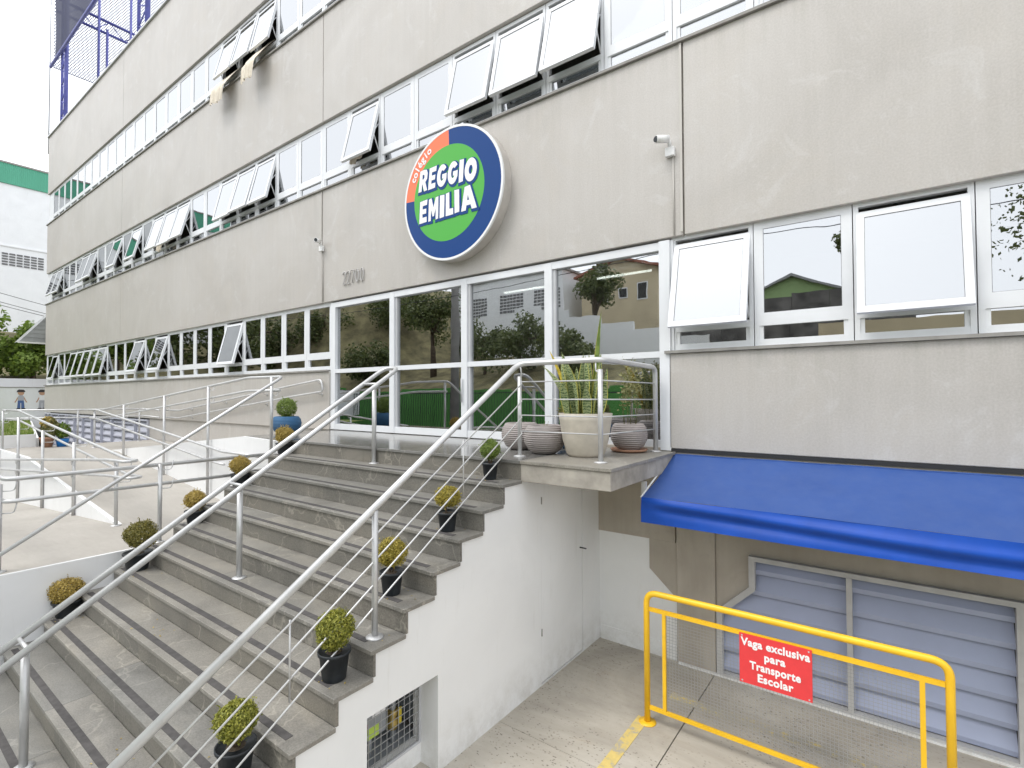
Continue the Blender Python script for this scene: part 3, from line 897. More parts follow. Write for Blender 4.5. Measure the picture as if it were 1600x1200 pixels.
# the niche behind the grille
nb = MB()
nx = WX - .26
nb.box(nx - .35, nx - .34, -3.5, -2.6, -2.8, -2.1)
nb.box(nx - .34, nx, -3.5, -2.6, -2.72, -2.70)
nb.box(nx - .34, nx, -2.56, -2.54, -2.7, -2.1)
nb.build('meter_niche', M['meter'], S)
gl_ = MB()
yy = -3.32
while yy < -2.67:
    gl_.box(WX - .198, WX - .194, yy - .002, yy + .002, -2.70, -2.135); yy += 0.055
zz = -2.69
while zz < -2.14:
    gl_.box(WX - .196, WX - .192, -3.32, -2.675, zz - .002, zz + .002); zz += 0.055
tag(gl_.build('meter_grille', M['wire'], S), kind='stuff')
gf = MB()
gf.box(WX - .205, WX - .185, -3.32, -2.66, -2.715, -2.695); gf.box(WX - .205, WX - .185, -2.68, -2.662, -2.695, -2.137)
gf.build('grille_frame', M['alu_d'], S)
gm = thing('gas_meter', 'grey gas meter with lime label behind the grille in the white stair wall', 'gas meter', (nx - .12, -3.08, -2.7))
MB().box(nx - .16, nx - .02, -3.14, -2.92, -2.52, -2.26).build('body', M['meter'], gm, bevel=0.015)
MB().box(nx - .019, nx - .016, -3.06, -2.94, -2.37, -2.29).build('dial', M['txtw'], gm)
MB().box(nx - .019, nx - .016, -3.10, -3.0, -2.51, -2.43).build('label', M['lime'], gm)
MB().lathe([(0.03, 0), (0.03, 0.05)], 12, (nx - .03, -3.13, -2.44)).build('dial_cap', M['mred'], gm)
gp = MB(); gp.tube([(nx - .09, -3.03, -2.7), (nx - .09, -3.03, -2.5)], 0.02, 8); gp.build('pipe', M['meter'], gm)
gpv = thing('gas_pipe', 'upright grey gas pipe with brass valve beside the gas meter', 'pipe', (nx - .1, -2.88, -2.7))
MB().tube([(nx - .1, -2.80, -2.7), (nx - .1, -2.80, -2.12)], 0.026, 10).build('pipe', M['meter'], gpv)
vb = MB(); vb.lathe([(0.038, 0), (0.045, .03), (0.045, .06), (0.03, .09), (0.042, .11), (0.042, .15)], 12, (nx - .1, -2.80, -2.6)); vb.build('valve', M['brass'], gpv)
vl = MB(); vl.box(nx - .06, nx - .05, -2.78, -2.75, -2.56, -2.44); vl.build('lever', M['valve'], gpv)
gp2 = thing('gas_valve', 'yellow handled valve on the low pipe at the grille corner', 'valve', (nx - .08, -3.28, -2.7))
MB().tube([(nx - .04, -3.24, -2.7), (nx - .04, -3.24, -2.3)], 0.022, 8).build('pipe', M['meter'], gp2)
MB().box(nx - .01, nx, -3.26, -3.18, -2.62, -2.54).build('lever', M['valve'], gp2)
MB().lathe([(0.035, 0), (0.035, .08)], 10, (nx - .04, -3.24, -2.64)).build('union', M['brass'], gp2)

# platform: granite slabs, cantilever edge, fascia
e = [-8.05, -6.9, -5.55, -4.2, -2.82, -1.88]
for i, (a, c) in enumerate(zip(e[:-1], e[1:])):
    for y0, y1 in ((ty(0), -0.80), (-0.797, 0.03)):
        MB().box(a + .001, c - .001, y0, y1, PZ - 0.03, PZ).build('platform_slab', M['polish'] if i < 4 else M['tread'], S, bevel=0.003)
MB().box(-2.815, -1.895, ty(0) + 0.015, 0.0, PZ - 0.195, PZ - 0.031).build('cantilever_slab', M['fascia'], S, bevel=0.006)
MB().box(-8.05, -2.83, ty(0) + 0.3, 0.0, PZ - 0.2, PZ - 0.031).build('platform_core', M['conc'], S)
MB().box(-8.05, -6.9, ty(0) + 0.02, ty(0) + 0.04, -0.80, PZ - .03).build('riser_slab', M['riser'], S)

# ================================================================== RAMP
A = thing('access_ramp', 'switchback concrete access ramp with white walls left of the stairs', 'ramp', (-12, -3, GZ))
LZ = -1.72
MB().box(-8.38, -6.935, -4.5, -1.63, LZ - 0.12, LZ).build('landing', M['rampf'], A)
def lane(x0, z0, x1, z1, y0, y1):
    MB().prism([(x0, y0, z0), (x1, y0, z1), (x1, y0, z1 - 0.15), (x0, y0, z0 - 0.15)], (0, y1 - y0, 0)).build('ramp_lane', M['rampf'], A)
lane(-8.381, LZ, -21, LZ - 12.6 * 0.069, -4.5, -3.12)
lane(-8.381, LZ, -13.6, -1.2, -3.06, -1.63)
MB().box(-16.55, -13.601, -3.06, 0.0, -1.32, -1.2).build('landing', M['rampf'], A)
lane(-8.05, -0.62, -14.0, -1.2, -1.58, 0.0)
# white walls
MB().prism([(-8.38, -3.12, LZ + .002), (-13.6, -3.12, -1.18), (-16.6, -3.12, -1.18), (-16.6, -3.12, GZ), (-8.38, -3.12, GZ)], (0, 0.06, 0)).build('ramp_wall', M['white2'], A)
MB().prism([(-6.91, -1.63, -0.80), (-6.91, -1.63, PZ - .032), (-8.05, -1.63, PZ - 0.005), (-14.0, -1.63, -1.19), (-14.0, -1.63, GZ), (-6.91, -1.63, GZ)], (0, 0.05, 0)).build('ramp_wall', M['white2'], A)
MB().box(-6.935, -6.895, -5.6, -1.64, GZ, LZ + 0.004).build('ramp_wall', M['white2'], A)
MB().box(-21, -6.94, -4.56, -4.5, GZ, LZ - 0.9).build('ramp_wall', M['white2'], A)
MB().box(-16.62, -16.55, -5.4, -2.42, GZ, -0.90).build('kerb_wall', M['white2'], A)
MB().prism([(-16.625, -2.42, GZ), (-29, lawn_edge(-29), GZ), (-29, lawn_edge(-29), -1.0), (-16.625, -2.42, -1.0)], (0.01, .06, 0)).build('kerb_wall', M['white2'], A)

# ================================================================== RAILINGS
def post(p, parent, x, y, z0, z1, r=0.022, base=True):
    MB().tube([(x, y, z0), (x, y, z1)], r, 10).build('post', M['pipe'], parent)
    if base:
        MB().lathe([(0.062, 0), (0.062, 0.006), (r + .004, 0.014)], 18, (x, y, z0 + .0005)).build('base_plate', M['pipe'], parent)
def rail(parent, pts, r=0.024, name='handrail', rad=0.09):
    return MB().tube(roundpath(pts, rad), r, 12).build(name, M['pipe'], parent)
SL = 0.18 / 0.286

# right side: wraps round the platform corner, then down the stairs
R1 = thing('stair_railing', 'grey pipe railing with four thin rods along the open right side of the stairs', 'railing', (-2.95, -2.5, PZ))
def rz_(y): return 0.30 + (y + 1.42) * SL
xr = -2.95
rail(R1, [(xr, -5.42, rz_(-5.42)), (xr - .01, -1.40, 0.312), (-2.11, -1.27, 0.325), (-2.065, -0.10, 0.30), (-2.065, -0.10, PZ)], 0.026)
MB().lathe([(0.06, 0), (0.06, 0.006), (0.028, 0.014)], 18, (-2.065, -0.10, PZ + .0005)).build('base_plate', M['pipe'], R1)
def bent_post(x, y, z0, zt, base=True):
    post('', R1, x, y, z0, zt - 0.10, 0.022, base)
    MB().tube(roundpath([(x, y, zt - 0.115), (x - .045, y, zt - 0.115), (x - .045, y, zt - 0.02)], 0.03), 0.008, 8).build('bracket', M['pipe'], R1)
post('', R1, -3.02, -1.30, PZ, 0.19)
MB().tube(roundpath([(-3.02, -1.30, 0.17), (-2.985, -1.31, 0.2), (-2.985, -1.34, 0.3)], 0.03), 0.008, 8).build('bracket', M['pipe'], R1)
post('', R1, -2.13, -1.28, PZ, 0.235, 0.024)
MB().tube(roundpath([(-2.13, -1.28, 0.215), (-2.175, -1.28, 0.215), (-2.175, -1.28, 0.315)], 0.04), 0.008, 8).build('bracket', M['pipe'], R1)
post('', R1, xr, -3.156, tz(6), rz_(-3.156) - 0.02)
post('', R1, xr, -5.0, tz(12) - 0.06, rz_(-5.0) - 0.02)
for zr in (0.135, -0.04, -0.20, -0.36):
    off = 0.30 - zr
    MB().tube([(-2.065, -0.10, zr - .01), (-2.12, -1.28, zr), (-3.0, -1.31, zr), (xr, -1.36, zr - .02), (xr, -5.4, rz_(-5.4) - off)], 0.0065, 8).build('rod', M['pipe'], R1)
for y in (-2.225, -3.79, -4.55):
    MB().tube([(xr, y, rz_(y) - 0.165), (xr, y, rz_(y) - 0.66)], 0.006, 8).build('baluster', M['pipe'], R1)

# double handrail in the middle
R2 = thing('double_handrail', 'double grey pipe handrail running down the middle of the stairs', 'handrail', (-4.95, -3.0, tz(6)))
def dz_(y): return -0.848 + (y + 3.17) * SL
rail(R2, [(-4.86, -5.45, dz_(-5.45)), (-4.86, -1.28, dz_(-1.28)), (-5.14, -1.28, dz_(-1.28)), (-5.14, -5.45, dz_(-5.45))], 0.025, rad=0.12)
for y, k in ((-1.60, 1), (-3.15, 6), (-4.62, 11)):
    post('', R2, -4.93, y, tz(k), dz_(y) - 0.03, 0.026)
    MB().tube([(-4.86, y, dz_(y)), (-5.14, y, dz_(y))], 0.015, 8).build('cross_bar', M['pipe'], R2)

# left edge of the stairs: stair handrail, then flat, then down along the upper ramp lane
R3 = thing('ramp_railing', 'grey pipe railing from the left stair edge along the upper ramp lane', 'railing', (-9, -1.62, PZ))
def lz_(y): return 0.28 + (y + 1.58) * SL
rail(R3, [(-6.95, -5.45, lz_(-5.45)), (-6.95, -1.60, 0.275), (-7.9, -1.62, 0.28), (-14.6, -1.62, -0.295), (-15.4, -1.62, -0.31), (-15.4, -1.72, -0.31), (-14.6, -1.74, -0.31), (-8.46, -1.74, -0.87), (-7.1, -1.74, -0.87)], 0.021)
rail(R3, [(-7.0, -1.62, 0.08), (-7.9, -1.62, 0.08), (-14.6, -1.62, -0.495), (-15.3, -1.62, -0.51), (-15.3, -1.72, -0.51), (-14.6, -1.74, -0.51), (-8.7, -1.74, -1.06), (-8.4, -1.74, -1.07)], 0.019)
for x, z0, z1 in ((-7.11, -0.80, 0.27), (-9.12, -1.66, 0.16), (-10.95, -1.60, 0.01), (-13.1, -1.33, -0.18), (-15.06, -1.20, -0.32)):
    post('', R3, x, -1.68, z0, z1, 0.022, x < -15)
    for dz in (0.0, 0.2):
        for sy in (1, -1):
            zt = z1 - dz if sy > 0 else (max(-0.87, -0.31 + (x + 14.6) * -0.0912) - dz)
            if x > -8: 
                if sy < 0: continue
            MB().tube(roundpath([(x, -1.68, zt - .06), (x + .07, -1.68 + sy * .05, zt - .06), (x + .07, -1.68 + sy * .06, zt - .01)], .02), 0.006, 6).build('bracket', M['pipe'], R3)
# guard along the stair edge of the landing
R4 = thing('landing_railing', 'two-bar grey pipe railing guarding the ramp landing beside the stairs', 'railing', (-6.98, -3.1, LZ))
rail(R4, [(-6.99, -1.75, -0.81), (-6.99, -4.42, -0.81), (-8.4, -4.42, -0.81), (-20, -4.42, -0.81 - 11.6 * .069)], 0.023)
rail(R4, [(-6.99, -1.75, -1.04), (-6.99, -4.42, -1.03), (-8.4, -4.42, -1.03), (-20, -4.42, -1.03 - 11.6 * .069)], 0.021)
for x, y, z0, z1 in ((-6.98, -3.1, LZ, -0.80), (-7.06, -4.45, LZ, -0.86), (-9.6, -4.45, LZ - .1, -0.93)):
    post('', R4, x, y, z0, z1, 0.024)
    for dz in (0, 0.22):
        MB().tube(roundpath([(x, y, z1 - dz - .07), (x + .05, y + .1, z1 - dz - .07), (x + .06, y + .12, z1 - dz + .04)], .03), 0.006, 6).build('bracket', M['pipe'], R4)
# lower lane wall
R5 = thing('ramp_railing', 'looped grey pipe railing on the low white wall between the two lower ramp lanes', 'railing', (-11, -3.1, LZ))
rail(R5, [(-16.1, -3.0, -0.30), (-14.9, -3.0, -0.30), (-8.45, -3.0, -0.855), (-7.95, -3.02, -0.84), (-7.95, -3.18, -0.84), (-8.45, -3.2, -0.85), (-16.9, -3.2, -1.45)], 0.021)
rail(R5, [(-16.1, -3.0, -0.50), (-14.9, -3.0, -0.50), (-8.45, -3.0, -1.06), (-7.8, -3.02, -1.04), (-7.8, -3.18, -1.04), (-8.45, -3.2, -1.06), (-16.9, -3.2, -1.66)], 0.019)
for x, z0, z1 in ((-8.33, LZ, -0.88), (-10.27, -1.85, -0.71), (-12.18, -2.0, -0.60), (-14.1, -2.13, -0.41), (-16.0, -2.2, -0.33)):
    post('', R5, x, -3.145, z0, z1, 0.023, x > -9)
    za = min(-0.30, -0.30 - (x + 14.9) * 0.086); zb = -0.85 + (x + 8.45) * 0.071
    for dz in (0, 0.2):
        for sy, zt in ((1, za - dz), (-1, zb - dz)):
            MB().tube(roundpath([(x, -3.14, zt - .08), (x + .08, -3.10 + sy * .09, zt - .08), (x + .09, -3.10 + sy * .1, zt)], .03), 0.006, 6).build('bracket', M['pipe'], R5)
# on the facade
R6 = thing('wall_handrail', 'double grey pipe handrail fixed along the facade above the upper ramp lane', 'handrail', (-11, -0.08, PZ))
rail(R6, [(-15.4, -0.08, -0.36), (-14.6, -0.08, -0.36), (-9.2, -0.08, 0.215), (-8.36, -0.08, 0.30), (-8.30, -0.08, 0.08), (-9.2, -0.08, 0.0), (-14.6, -0.08, -0.55), (-15.4, -0.08, -0.55)], 0.019, rad=.08)
for x in (-8.45, -10.4, -12.2, -14.0):
    for dz in (0.0, 0.2):
        z = 0.29 + (x + 8.4) * 0.1 - dz
        bk = MB(); bk.tube(roundpath([(x, -0.001, z - .06), (x, -.08, z - .06), (x, -.08, z)], .03), 0.006, 6); bk.tube([(x, 0.0, z - .06), (x, -.012, z - .06)], .03, 10); bk.build('bracket', M['pipe'], R6)
R7 = thing('ramp_railing', 'two-bar grey pipe railing across the far end of the upper ramp landing', 'railing', (-16.2, -1.5, -1.2))
rail(R7, [(-16.3, -3.05, -0.31), (-16.3, -1.3, -0.33), (-16.3, -0.3, -0.33), (-15.5, -0.2, -0.36)], 0.019)
rail(R7, [(-16.3, -3.05, -0.50), (-16.3, -1.3, -0.52), (-16.3, -0.3, -0.52), (-15.5, -0.2, -0.55)], 0.017)
for y in (-3.04, -1.7, -0.4):
    post('', R7, -16.3, y, -1.2, -0.33, 0.02)

# ================================================================== PLANTS
def ball_mesh(seed, n, mat_, rr=1.0, leaf=0.17):
    q = random.Random(seed)
    mb = MB()
    lumps = [(Vector((q.gauss(0, 1), q.gauss(0, 1), q.gauss(0, 1))).normalized(), q.uniform(-.16, .14)) for _ in range(16)]
    for i in range(n):
        d = Vector((q.gauss(0, 1), q.gauss(0, 1), q.gauss(0, 1))).normalized()
        k = 1 + sum(a * max(0, d.dot(l)) ** 8 for l, a in lumps)
        R = rr * k * (q.uniform(0.72, 1.0) if q.random() < .85 else q.uniform(.4, 1.1))
        p = d * R
        nrm = (d + Vector((q.gauss(0, .6), q.gauss(0, .6), q.gauss(0, .6)))).normalized()
        u = nrm.cross(Vector((q.gauss(0, 1), q.gauss(0, 1), q.gauss(0, 1)))).normalized()
        v = nrm.cross(u)
        L = leaf * q.uniform(.6, 1.15) * rr; W_ = L * .55
        mb.add([p - u * L * .5, p + v * W_ * .5 + nrm * L * .08, p + u * L * .5, p - v * W_ * .5 + nrm * L * .08], [(0, 1, 2, 3)])
    for i in range(n // 260):                              # stray shoots past the clipped outline
        d = Vector((q.gauss(0, 1), q.gauss(0, 1), q.gauss(.3, 1))).normalized()
        for k in range(7):
            p = d * rr * (.95 + .045 * k * q.uniform(.7, 1.2)) + Vector((q.gauss(0, .02), q.gauss(0, .02), q.gauss(0, .02)))
            u = (d + Vector((q.gauss(0, .9), q.gauss(0, .9), q.gauss(0, .9)))).normalized(); v = u.orthogonal().normalized()
            L = leaf * .8 * rr
            mb.add([p - u * L * .5, p + v * L * .26, p + u * L * .5, p - v * L * .26], [(0, 1, 2, 3)])
    return mb.mesh('foliage', mat_, normals=False)

def pot_prof(r, h):
    return [(r * .72, 0), (r * .76, h * .05), (r * .95, h * .88), (r * 1.05, h * .89), (r * 1.06, h), (r * .98, h), (r * .95, h * .93), (0.001, h * .93)]
def topiary(x, y, z, pr, ph, br, bz, mat_, label, seed, dx=0.0):
    t = thing('potted_shrub', label, 'potted plant', (x, y, z + .0008), 'clipped shrubs in black pots on the stairs', rz=seed)
    link('pot', MB().lathe(pot_prof(pr, ph), 24, mi=0, cap=False).add([(pr * .72 * math.cos(a * .2618), pr * .72 * math.sin(a * .2618), 0) for a in range(24)], [tuple(reversed(range(24)))]).mesh('pot', M['plastic_b']), t)
    link('soil', MB().lathe([(pr * .94, ph * .90), (pr * .5, ph * .93), (0.002, ph * .94)], 16, cap=False).mesh('soil', M['soil']), t)
    s = MB(); q = random.Random(seed)
    for i in range(6):
        a = q.uniform(0, 6.28)
        s.tube([(0.01 * math.cos(a), .01 * math.sin(a), ph * .9), (br * .25 * math.cos(a), br * .25 * math.sin(a), bz - br * .5), (br * .6 * math.cos(a + .4), br * .6 * math.sin(a + .4), bz + br * .3)], 0.006, 5, r1=.003)
    link('stem', s.mesh('stem', M['stem']), t)
    f = link('foliage', ball_mesh(seed, 4600, M[mat_]), t, (dx, 0, bz))
    k_ = .9 if x > -4 else .84
    f.scale = (br * k_, br * k_ * random.uniform(.92, 1.04), br * k_ * random.uniform(.86, .98))
    return t
topiary(-3.09, -1.69, tz(1), .078, .16, .118, .285, 'box_e', 'fresh green clipped ball shrub in a black pot on the top step at the right', 21)
topiary(-3.08, -2.285, tz(3), .085, .165, .125, .295, 'box_a', 'yellow-green potted ball shrub, second from the top at the right stair edge', 22)
topiary(-3.11, -2.87, tz(5), .088, .175, .13, .315, 'box_a', 'yellow-green potted ball shrub partly behind the railing post, right stair edge', 23)
topiary(-3.01, -3.44, tz(7), .102, .19, .15, .325, 'box_b', 'green potted ball shrub just below the railing post with a round base plate', 24)
topiary(-3.17, -4.0, tz(9), .108, .17, .145, .315, 'box_b', 'green potted ball shrub, lowest on the right side of the stairs', 25)
topiary(-6.80, -1.66, tz(1), .108, .15, .155, .265, 'box_c', 'straw-coloured potted ball shrub on the top step in front of the blue pot', 26)
topiary(-6.84, -2.24, tz(3), .115, .15, .155, .26, 'box_c', 'straw-coloured potted ball shrub, second from the top at the left stair edge', 27)
topiary(-6.76, -2.80, tz(5), .112, .15, .155, .27, 'box_c', 'dry yellow potted ball shrub, third from the top at the left stair edge', 28)
topiary(-6.62, -3.43, tz(7), .13, .19, .185, .37, 'box_d', 'dark olive potted ball shrub beside the top of the white landing wall', 29, -.03)
topiary(-6.82, -3.97, tz(9), .125, .16, .17, .25, 'box_c', 'brownish yellow potted ball shrub, lowest at the left stair edge', 30)

def bowl(name, label, x, y, z, prof, mat_, cat='planter', group=None):
    t = thing(name, label, cat, (x, y, z + .0008), group)
    link('pot', MB().lathe(prof, 36, cap=False).add([(prof[0][0] * math.cos(a * math.pi / 18), prof[0][0] * math.sin(a * math.pi / 18), 0) for a in range(36)], [tuple(reversed(range(36)))]).mesh('pot', M[mat_]), t)
    return t
def soil_disc(t, r, z):
    link('soil', MB().lathe([(r, z), (r * .5, z + .012), (0.002, z + .015)], 20, cap=False).mesh('soil', M['soil']), t)
def bp_(r, h):
    return [(r * .50, 0), (r * .78, h * .14), (r * .97, h * .40), (r, h * .60), (r * .93, h * .84), (r * .80, h * .985), (r * .74, h), (r * .68, h * .98), (r * .68, h * .86), (.002, h * .86)]
# blue pot at the left end of the platform
t = bowl('blue_planter', 'clipped ball shrub in a round blue glazed pot at the left end of the platform', -8.03, -0.93, PZ, bp_(.235, .28), 'teal', 'potted plant')
soil_disc(t, .17, .245)
s = MB(); s.tube([(0, 0, .2), (0.01, 0, .33)], .015, 6); link('stem', s.mesh('stem', M['stem']), t)
f = link('foliage', ball_mesh(41, 3200, M['box_e']), t, (0, 0, .42)); f.scale = (.165,) * 3
# platform corner pots
bowl('grey_planter', 'empty grey ribbed bowl planter half hidden behind the platform railing post', -3.42, -0.72, PZ, bp_(.225, .30), 'grey_pot', group='grey ribbed planters on the platform')
t = bowl('grey_planter', 'grey ribbed bowl planter with bare soil between the railing post and the cream pot', -2.96, -0.93, PZ, bp_(.225, .30), 'grey_pot', group='grey ribbed planters on the platform')
soil_disc(t, .15, .262)
s = MB()
for i in range(4): s.tube([(.02 * i - .03, 0, .26), (.02 * i - .03 + .01, .01, .26 + .05 + .03 * (i % 2))], .002, 5)
link('stem', s.mesh('stem', M['leafthin']), t)
t = bowl('blue_planter', 'small ball shrub in a dark blue pot behind the big cream pot', -3.02, -0.30, PZ, bp_(.17, .27), 'teal', 'potted plant')
soil_disc(t, .12, .235)
f = link('foliage', ball_mesh(42, 2600, M['box_d']), t, (0, 0, .40)); f.scale = (.13,) * 3
s = MB(); s.tube([(0, 0, .2), (0, 0, .34)], .012, 6); link('stem', s.mesh('stem', M['stem']), t)
# cream pot with snake plant
t = bowl('cream_planter', 'large cream pot with tall striped snake plant leaves in the platform corner', -2.50, -0.88, PZ, [(.17, 0), (.195, .03), (.235, .18), (.262, .36), (.272, .43), (.262, .432), (.25, .40), (.002, .40)], 'cream', 'potted plant')
soil_disc(t, .25, .395)
def blade(L, wd, lean, az, base, mi_edge=1, twist=0.5, seed=0):
    q = random.Random(seed)
    mb = MB(); rows = []
    fa = az + q.uniform(-1.2, 1.2)
    ux, uy = math.cos(fa), math.sin(fa)
    for i in range(13):
        s_ = i / 12
        wv = 1.5 * wd * (0.62 + 1.5 * s_ * (1 - s_) ) * (1 - s_ ** 5) + .002
        off = lean * s_ ** 1.5 * L
        c = Vector((base[0] + math.cos(az) * off, base[1] + math.sin(az) * off, base[2] + L * s_ * math.cos(min(1.0, lean) * .7 * s_)))
        a = fa + twist * s_
        u = Vector((math.cos(a), math.sin(a), 0)); nv = Vector((-math.sin(a), math.cos(a), 0))
        rows.append([c - u * wv * .5 + nv * wv * .14, c - u * wv * .44 + nv * wv * .10, c - nv * wv * .05, c + u * wv * .44 + nv * wv * .10, c + u * wv * .5 + nv * wv * .14])
    vs = [p for r in rows for p in r]
    for i in range(12):
        for j in range(4):
            mb.add([vs[i * 5 + j], vs[i * 5 + j + 1], vs[(i + 1) * 5 + j + 1], vs[(i + 1) * 5 + j]], [(0, 1, 2, 3)], 1 if j in (0, 3) else 0, True)
    return mb
q = random.Random(9)
spec = [(1.08, .062, .06, 0.3, (.10, .03), 1), (.74, .075, .42, 3.0, (-.15, 0), 2), (.60, .075, .62, 3.1, (-.17, .02), 0), (.68, .07, .22, 3.4, (-.08, -.05), 0), (.66, .085, .10, 1.8, (-.02, -.03), 0), (.62, .085, .08, -1.2, (.05, -.08), 0),
        (.60, .07, .12, .4, (.12, -.03), 0), (.56, .075, .10, 2.5, (-.05, .06), 0), (.50, .075, .2, -.3, (.15, .03), 0), (.45, .08, .15, -1.8, (-.10, -.10), 0), (.42, .08, .1, -1.5, (.0, -.12), 0), (.48, .075, .1, 1.2, (.06, .08), 0),
        (.36, .08, .25, -.2, (.18, -.06), 0), (.36, .08, .2, 3.6, (-.16, -.06), 0), (.34, .075, .12, -1.4, (.09, -.14), 0), (.52, .07, .12, 2.2, (-.12, .05), 0), (.58, .08, .18, -2.4, (-.06, -.08), 0), (.64, .075, .1, -.9, (.02, .02), 0), (.55, .08, .22, -.5, (.13, -.09), 0), (.60, .07, .3, 2.8, (-.13, -.04), 0), (.47, .08, .14, -2.0, (-.02, -.14), 0), (.66, .07, .15, .9, (.03, .1), 0)]
for i, (L, wd, ln, az, b, kind) in enumerate(spec):
    mats = [M['snake'], M['snake_edge']]
    if kind == 1: mats = [M['box_e'], M['snake_edge']]
    if kind == 2: mats = [M['snake_y'], M['snake_y']]
    mb = blade(L, wd, ln, az, (b[0], b[1], .39), seed=i)
    link('leaf', mb.mesh('leaf', mats, normals=False), t)
# grey pot with thin herbs on a saucer
t = bowl('grey_planter', 'grey ribbed planter on a clay saucer with thin straggly stems, beside the door frame', -2.30, -0.27, PZ, [(r, z + .02) for r, z in bp_(.20, .285)], 'grey_pot', 'potted plant', group='grey ribbed planters on the platform')
link('saucer', MB().lathe([(.13, 0), (.19, .012), (.2, .035), (.19, .035), (.17, .018), (.002, .018)], 28, cap=True).mesh('saucer', M['terra']), t)
soil_disc(t, .14, .268)
hb, lf = MB(), MB()
q = random.Random(14)
for i in range(11):
    a, h = q.uniform(0, 6.28), q.uniform(.38, .78)
    x0, y0 = .07 * math.cos(a), .07 * math.sin(a)
    top = Vector((x0 + q.uniform(-.12, .12), y0 + q.uniform(-.08, .08), .27 + h))
    mid = Vector((x0 * 1.5, y0 * 1.5, .27 + h * .55))
    hb.tube([(x0, y0, .26), mid, top], .003, 5)
    for k in range(34):
        s_ = q.uniform(.45, 1.0)
        c = mid.lerp(top, max(0, (s_ - .5) * 2)) + Vector((q.gauss(0, .025), q.gauss(0, .025), q.gauss(0, .02)))
        u = Vector((q.gauss(0, 1), q.gauss(0, 1), q.gauss(0, 1))).normalized(); v = u.orthogonal().normalized()
        L = q.uniform(.012, .026)
        lf.add([c - u * L, c + v * L * .5, c + u * L, c - v * L * .5], [(0, 1, 2, 3)])
link('stem', hb.mesh('stem', M['leafthin']), t)
link('foliage', lf.mesh('foliage', M['leafthin'], normals=False), t)

lf = MB(); q = random.Random(77)
for (px_, py_, k_) in ((-3.09, -1.69, 1), (-3.08, -2.285, 3), (-3.11, -2.87, 5), (-3.01, -3.44, 7), (-3.17, -4.0, 9), (-6.6, -3.43, 7), (-6.8, -3.97, 9), (-2.95, -3.0, 6), (-5.2, -3.6, 8), (-4.2, -4.4, 10)):
    for i in range(9):
        x = px_ + q.gauss(0, .16)
        if x > -2.84 or x < -6.85: continue
        y = ty(k_) + q.uniform(.03, .27); a = q.uniform(0, 6.28); L = q.uniform(.006, .014)
        z = tz(k_) + .004
        lf.add([(x - L * math.cos(a), y - L * math.sin(a), z), (x + L * .5 * math.sin(a), y - L * .5 * math.cos(a), z + .004), (x + L * math.cos(a), y + L * math.sin(a), z + .002), (x - L * .5 * math.sin(a), y + L * .5 * math.cos(a), z + .003)], [(0, 1, 2, 3)])
tag(lf.build('fallen_leaves', M['box_c'], normals=False), 'few tiny dry leaves scattered on the stair treads', 'leaves', kind='stuff')
# pots at the far end of the ramp landing
t = bowl('red_planter', 'dark leafy plant in a brick red pot at the far end of the ramp', -16.15, -2.3, -1.2, [(.09, 0), (.14, .2), (.155, .2), (.155, .235), (.14, .235), (.13, .2), (.002, .2)], 'terra', 'potted plant')
f = link('foliage', ball_mesh(51, 420, M['leafthin'], 1.0, .5), t, (0, .05, .47)); f.scale = (.17, .17, .26)
f = link('foliage', ball_mesh(52, 300, M['box_c'], 1.0, .5), t, (.02, .0, .6)); f.scale = (.14, .14, .14)
t = bowl('blue_tub', 'green plant in a blue plastic tub beside the pale louvres', -16.1, -2.03, -1.2, [(.10, 0), (.13, .17), (.135, .19), (.12, .19), (.11, .15), (.002, .15)], 'bluepl', 'potted plant')
f = link('foliage', ball_mesh(53, 420, M['tree_a'], 1.0, .45), t, (-.03, .0, .38)); f.scale = (.16, .16, .2)
t = thing('garden_shrub', 'dark reddish garden shrub on the lawn at the left picture edge', 'shrub', (-17.6, -3.25, -.97))
f = link('foliage', ball_mesh(54, 900, M['tree_b'], 1.0, .3), t, (0, 0, .3)); f.scale = (.35, .3, .42)
s = MB(); s.tube([(0, 0, 0), (.02, .01, .3)], .02, 6); link('stem', s.mesh('stem', M['stem']), t)

# ================================================================== BARRIER AND RED SIGN
Y = thing('parking_barrier', 'yellow tubular barrier with wire mesh standing on the parking floor', 'barrier', (-0.75, -1.14, GZ))
BY = -1.14
MB().tube(roundpath([(-1.765, BY, GZ), (-1.765, BY, -1.737), (0.275, BY, -1.737), (0.275, BY, GZ)], 0.10, 7), 0.026, 12).build('hoop', M['yellow'], Y)
for x in (-1.765, 0.275):
    MB().lathe([(0.075, 0), (0.075, .006), (.03, .012)], 20, (x, BY, GZ + .0005)).build('base_plate', M['yellow'], Y)
fr = MB()
fr.box(-1.74, 0.25, BY - .014, BY + .014, -1.895, -1.865)
fr.box(-1.74, 0.25, BY - .014, BY + .014, -2.745, -2.717)
fr.box(-1.622, -1.592, BY - .0135, BY + .0135, -2.717, -1.895)
fr.box(0.118, 0.148, BY - .0135, BY + .0135, -2.717, -1.895)
fr.build('inner_frame', M['yellow'], Y)
ms = MB()
x = -1.59
while x < 0.118:
    ms.box(x - .0010, x + .0010, BY + .004, BY + .006, -2.717, -1.895); x += 0.026
z = -2.70
while z < -1.9:
    ms.box(-1.592, 0.118, BY + .002, BY + .004, z - .0010, z + .0010); z += 0.026
tag(ms.build('wire_mesh', M['wire_d'], Y), kind='stuff')
RS = thing('parking_sign', 'red sign reading Vaga exclusiva para Transporte Escolar on the yellow barrier', 'sign', (-0.745, BY - .02, -2.25))
MB().box(-0.995, -0.497, BY - .022, BY - .017, -2.252, -1.872).build('board', M['red'], RS)
